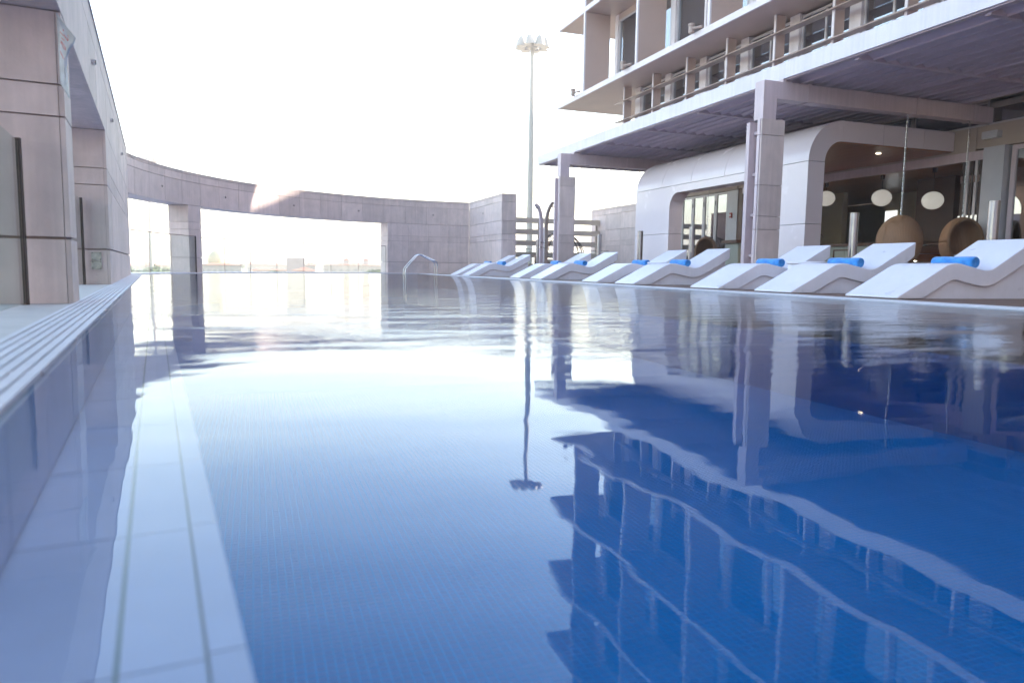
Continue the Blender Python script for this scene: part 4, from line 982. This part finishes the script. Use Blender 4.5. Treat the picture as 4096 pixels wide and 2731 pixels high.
house(1180, 1255, 95, 1084, 1068, 'small house with wide salmon hipped roof in front of the pink block', wins=3, hip=.5, depth=8)
house(1222, 1262, 140, 1062, 1054, 'narrow white house with red roof right of the pink block', wins=2, depth=8)
v = house(1292, 1548, 130, 1061, 1053, 'wide white villa with red roof and two square towers', wins=9, nm='villa')
for px in (1385, 1464):
    a = cityp(px-11, 133); b = cityp(px+11, 133); d = (b-a).normalized(); n = Vector((-d.y, d.x)); z0 = elz(px, 1056, 133); z1 = elz(px, 1042, 133); z2 = elz(px, 1032, 133)
    W = (b-a).length
    t = part('tower', MB().plan([tuple(a), tuple(b), tuple(b+n*W), tuple(a+n*W)], z0-1, z1), M['citywall'], v)
    mb = MB(); A = a-d*.15-n*.15; B = b+d*.15-n*.15; C_ = b+d*.15+n*(W+.15); D_ = a-d*.15+n*(W+.15); cc = (a+b)/2+n*W/2
    mb.v = [(q.x, q.y, z1+.01) for q in (A, B, C_, D_)]+[(cc.x, cc.y, z2)]; mb.f = [(0, 1, 4), (1, 2, 4), (2, 3, 4), (3, 0, 4), (3, 2, 1, 0)]; part('tower_roof', mb, M['cityroof'], t)
for k in range(4):
    px = 1320+k*60; a = cityp(px, 128.6); part('garage_door', MB().box(a.x-1, a.x+1, a.y-.1, a.y, -9, -6), M['citywin'], v)
tw_ = root('minaret', (*cityp(590, 160), -9), 'slim pale tower with a gallery seen through the left glass', 'tower')
c = cityp(590, 160); zt_ = elz(590, 1005, 160)
part('shaft', MB().lathe((c.x, c.y, -9), [(1.3, 0), (1.1, zt_+9-2.4), (1.7, zt_+9-2.2), (1.7, zt_+9-1.7), (.8, zt_+9-1.6), (.7, zt_+9-.5), (.05, zt_+9)], 16), M['citywall'], tw_, True)
def tree(px, D, ytop, w, label):
    c = cityp(px, D); zt_ = elz(px, ytop, D); r = root('tree', (c.x, c.y, -9), label, 'tree', 'trees among the far houses')
    part('trunk', MB().tube([(c.x, c.y, -9), (c.x+.1, c.y, -7), (c.x, c.y, zt_-w*.6)], [.25, .18, .06], 8), M['bark'], r)
    for k in range(4):
        a = random.uniform(0, 6.28); z = zt_-w*1.1; part('limb', MB().tube([(c.x, c.y, z-.5), (c.x+math.cos(a)*w*.5, c.y+math.sin(a)*w*.5, z+w*.4)], [.09, .03], 6), M['bark'], r)
    mb = MB(); rng = random.Random(px)
    cl = [(rng.gauss(0, .38), rng.gauss(0, .38), rng.uniform(-1, .55)) for _ in range(26)]
    for q in cl:
        for _ in range(60):
            p = Vector((c.x+w*(q[0]+rng.gauss(0, .14)), c.y+w*(q[1]+rng.gauss(0, .14)), zt_-w*.5+w*(q[2]+rng.gauss(0, .12))*.7))
            u = Vector((rng.gauss(0, 1), rng.gauss(0, 1), rng.gauss(0, .6))).normalized()*.16; vv = u.cross(Vector((rng.gauss(0, 1), rng.gauss(0, 1), rng.gauss(0, 1)))).normalized()*.1
            mb.quad(p-u-vv, p+u-vv, p+u+vv, p-u+vv)
    part('crown', mb, M['leaf'], r)
tree(590, 90, 1068, 2.2, 'leafy tree in front of the long white house, seen through the left glass'); tree(540, 95, 1068, 2.0, 'leafy tree partly hidden behind the long left wall'); tree(640, 100, 1073, 1.6, 'small tree right of the leafy tree behind the left glass'); tree(1060, 105, 1085, 1.5, 'low tree in front of the shed with the pink roof'); tree(1100, 106, 1086, 1.4, 'low tree right of the shed trees, near the pink block'); tree(1495, 110, 1082, 1.4, 'small tree in front of the villa'); tree(1230, 200, 1050, 3, 'distant tree behind the pink block'); tree(940, 190, 1052, 3, 'distant tree behind the domed building')

# ------------------------------------------------------------------ haze
hz = MB().box(-700, 700, -60, 900, -10.2, 26)
hm, n, l, o = nt('haze'); pv = n.new('ShaderNodeVolumePrincipled'); pv.inputs['Color'].default_value = (1, .93, .90, 1); pv.inputs['Density'].default_value = .0028; pv.inputs['Anisotropy'].default_value = .2
l.new(pv.outputs[0], o.inputs['Volume'])
h_ = struct('haze', hz, hm, kind='stuff')
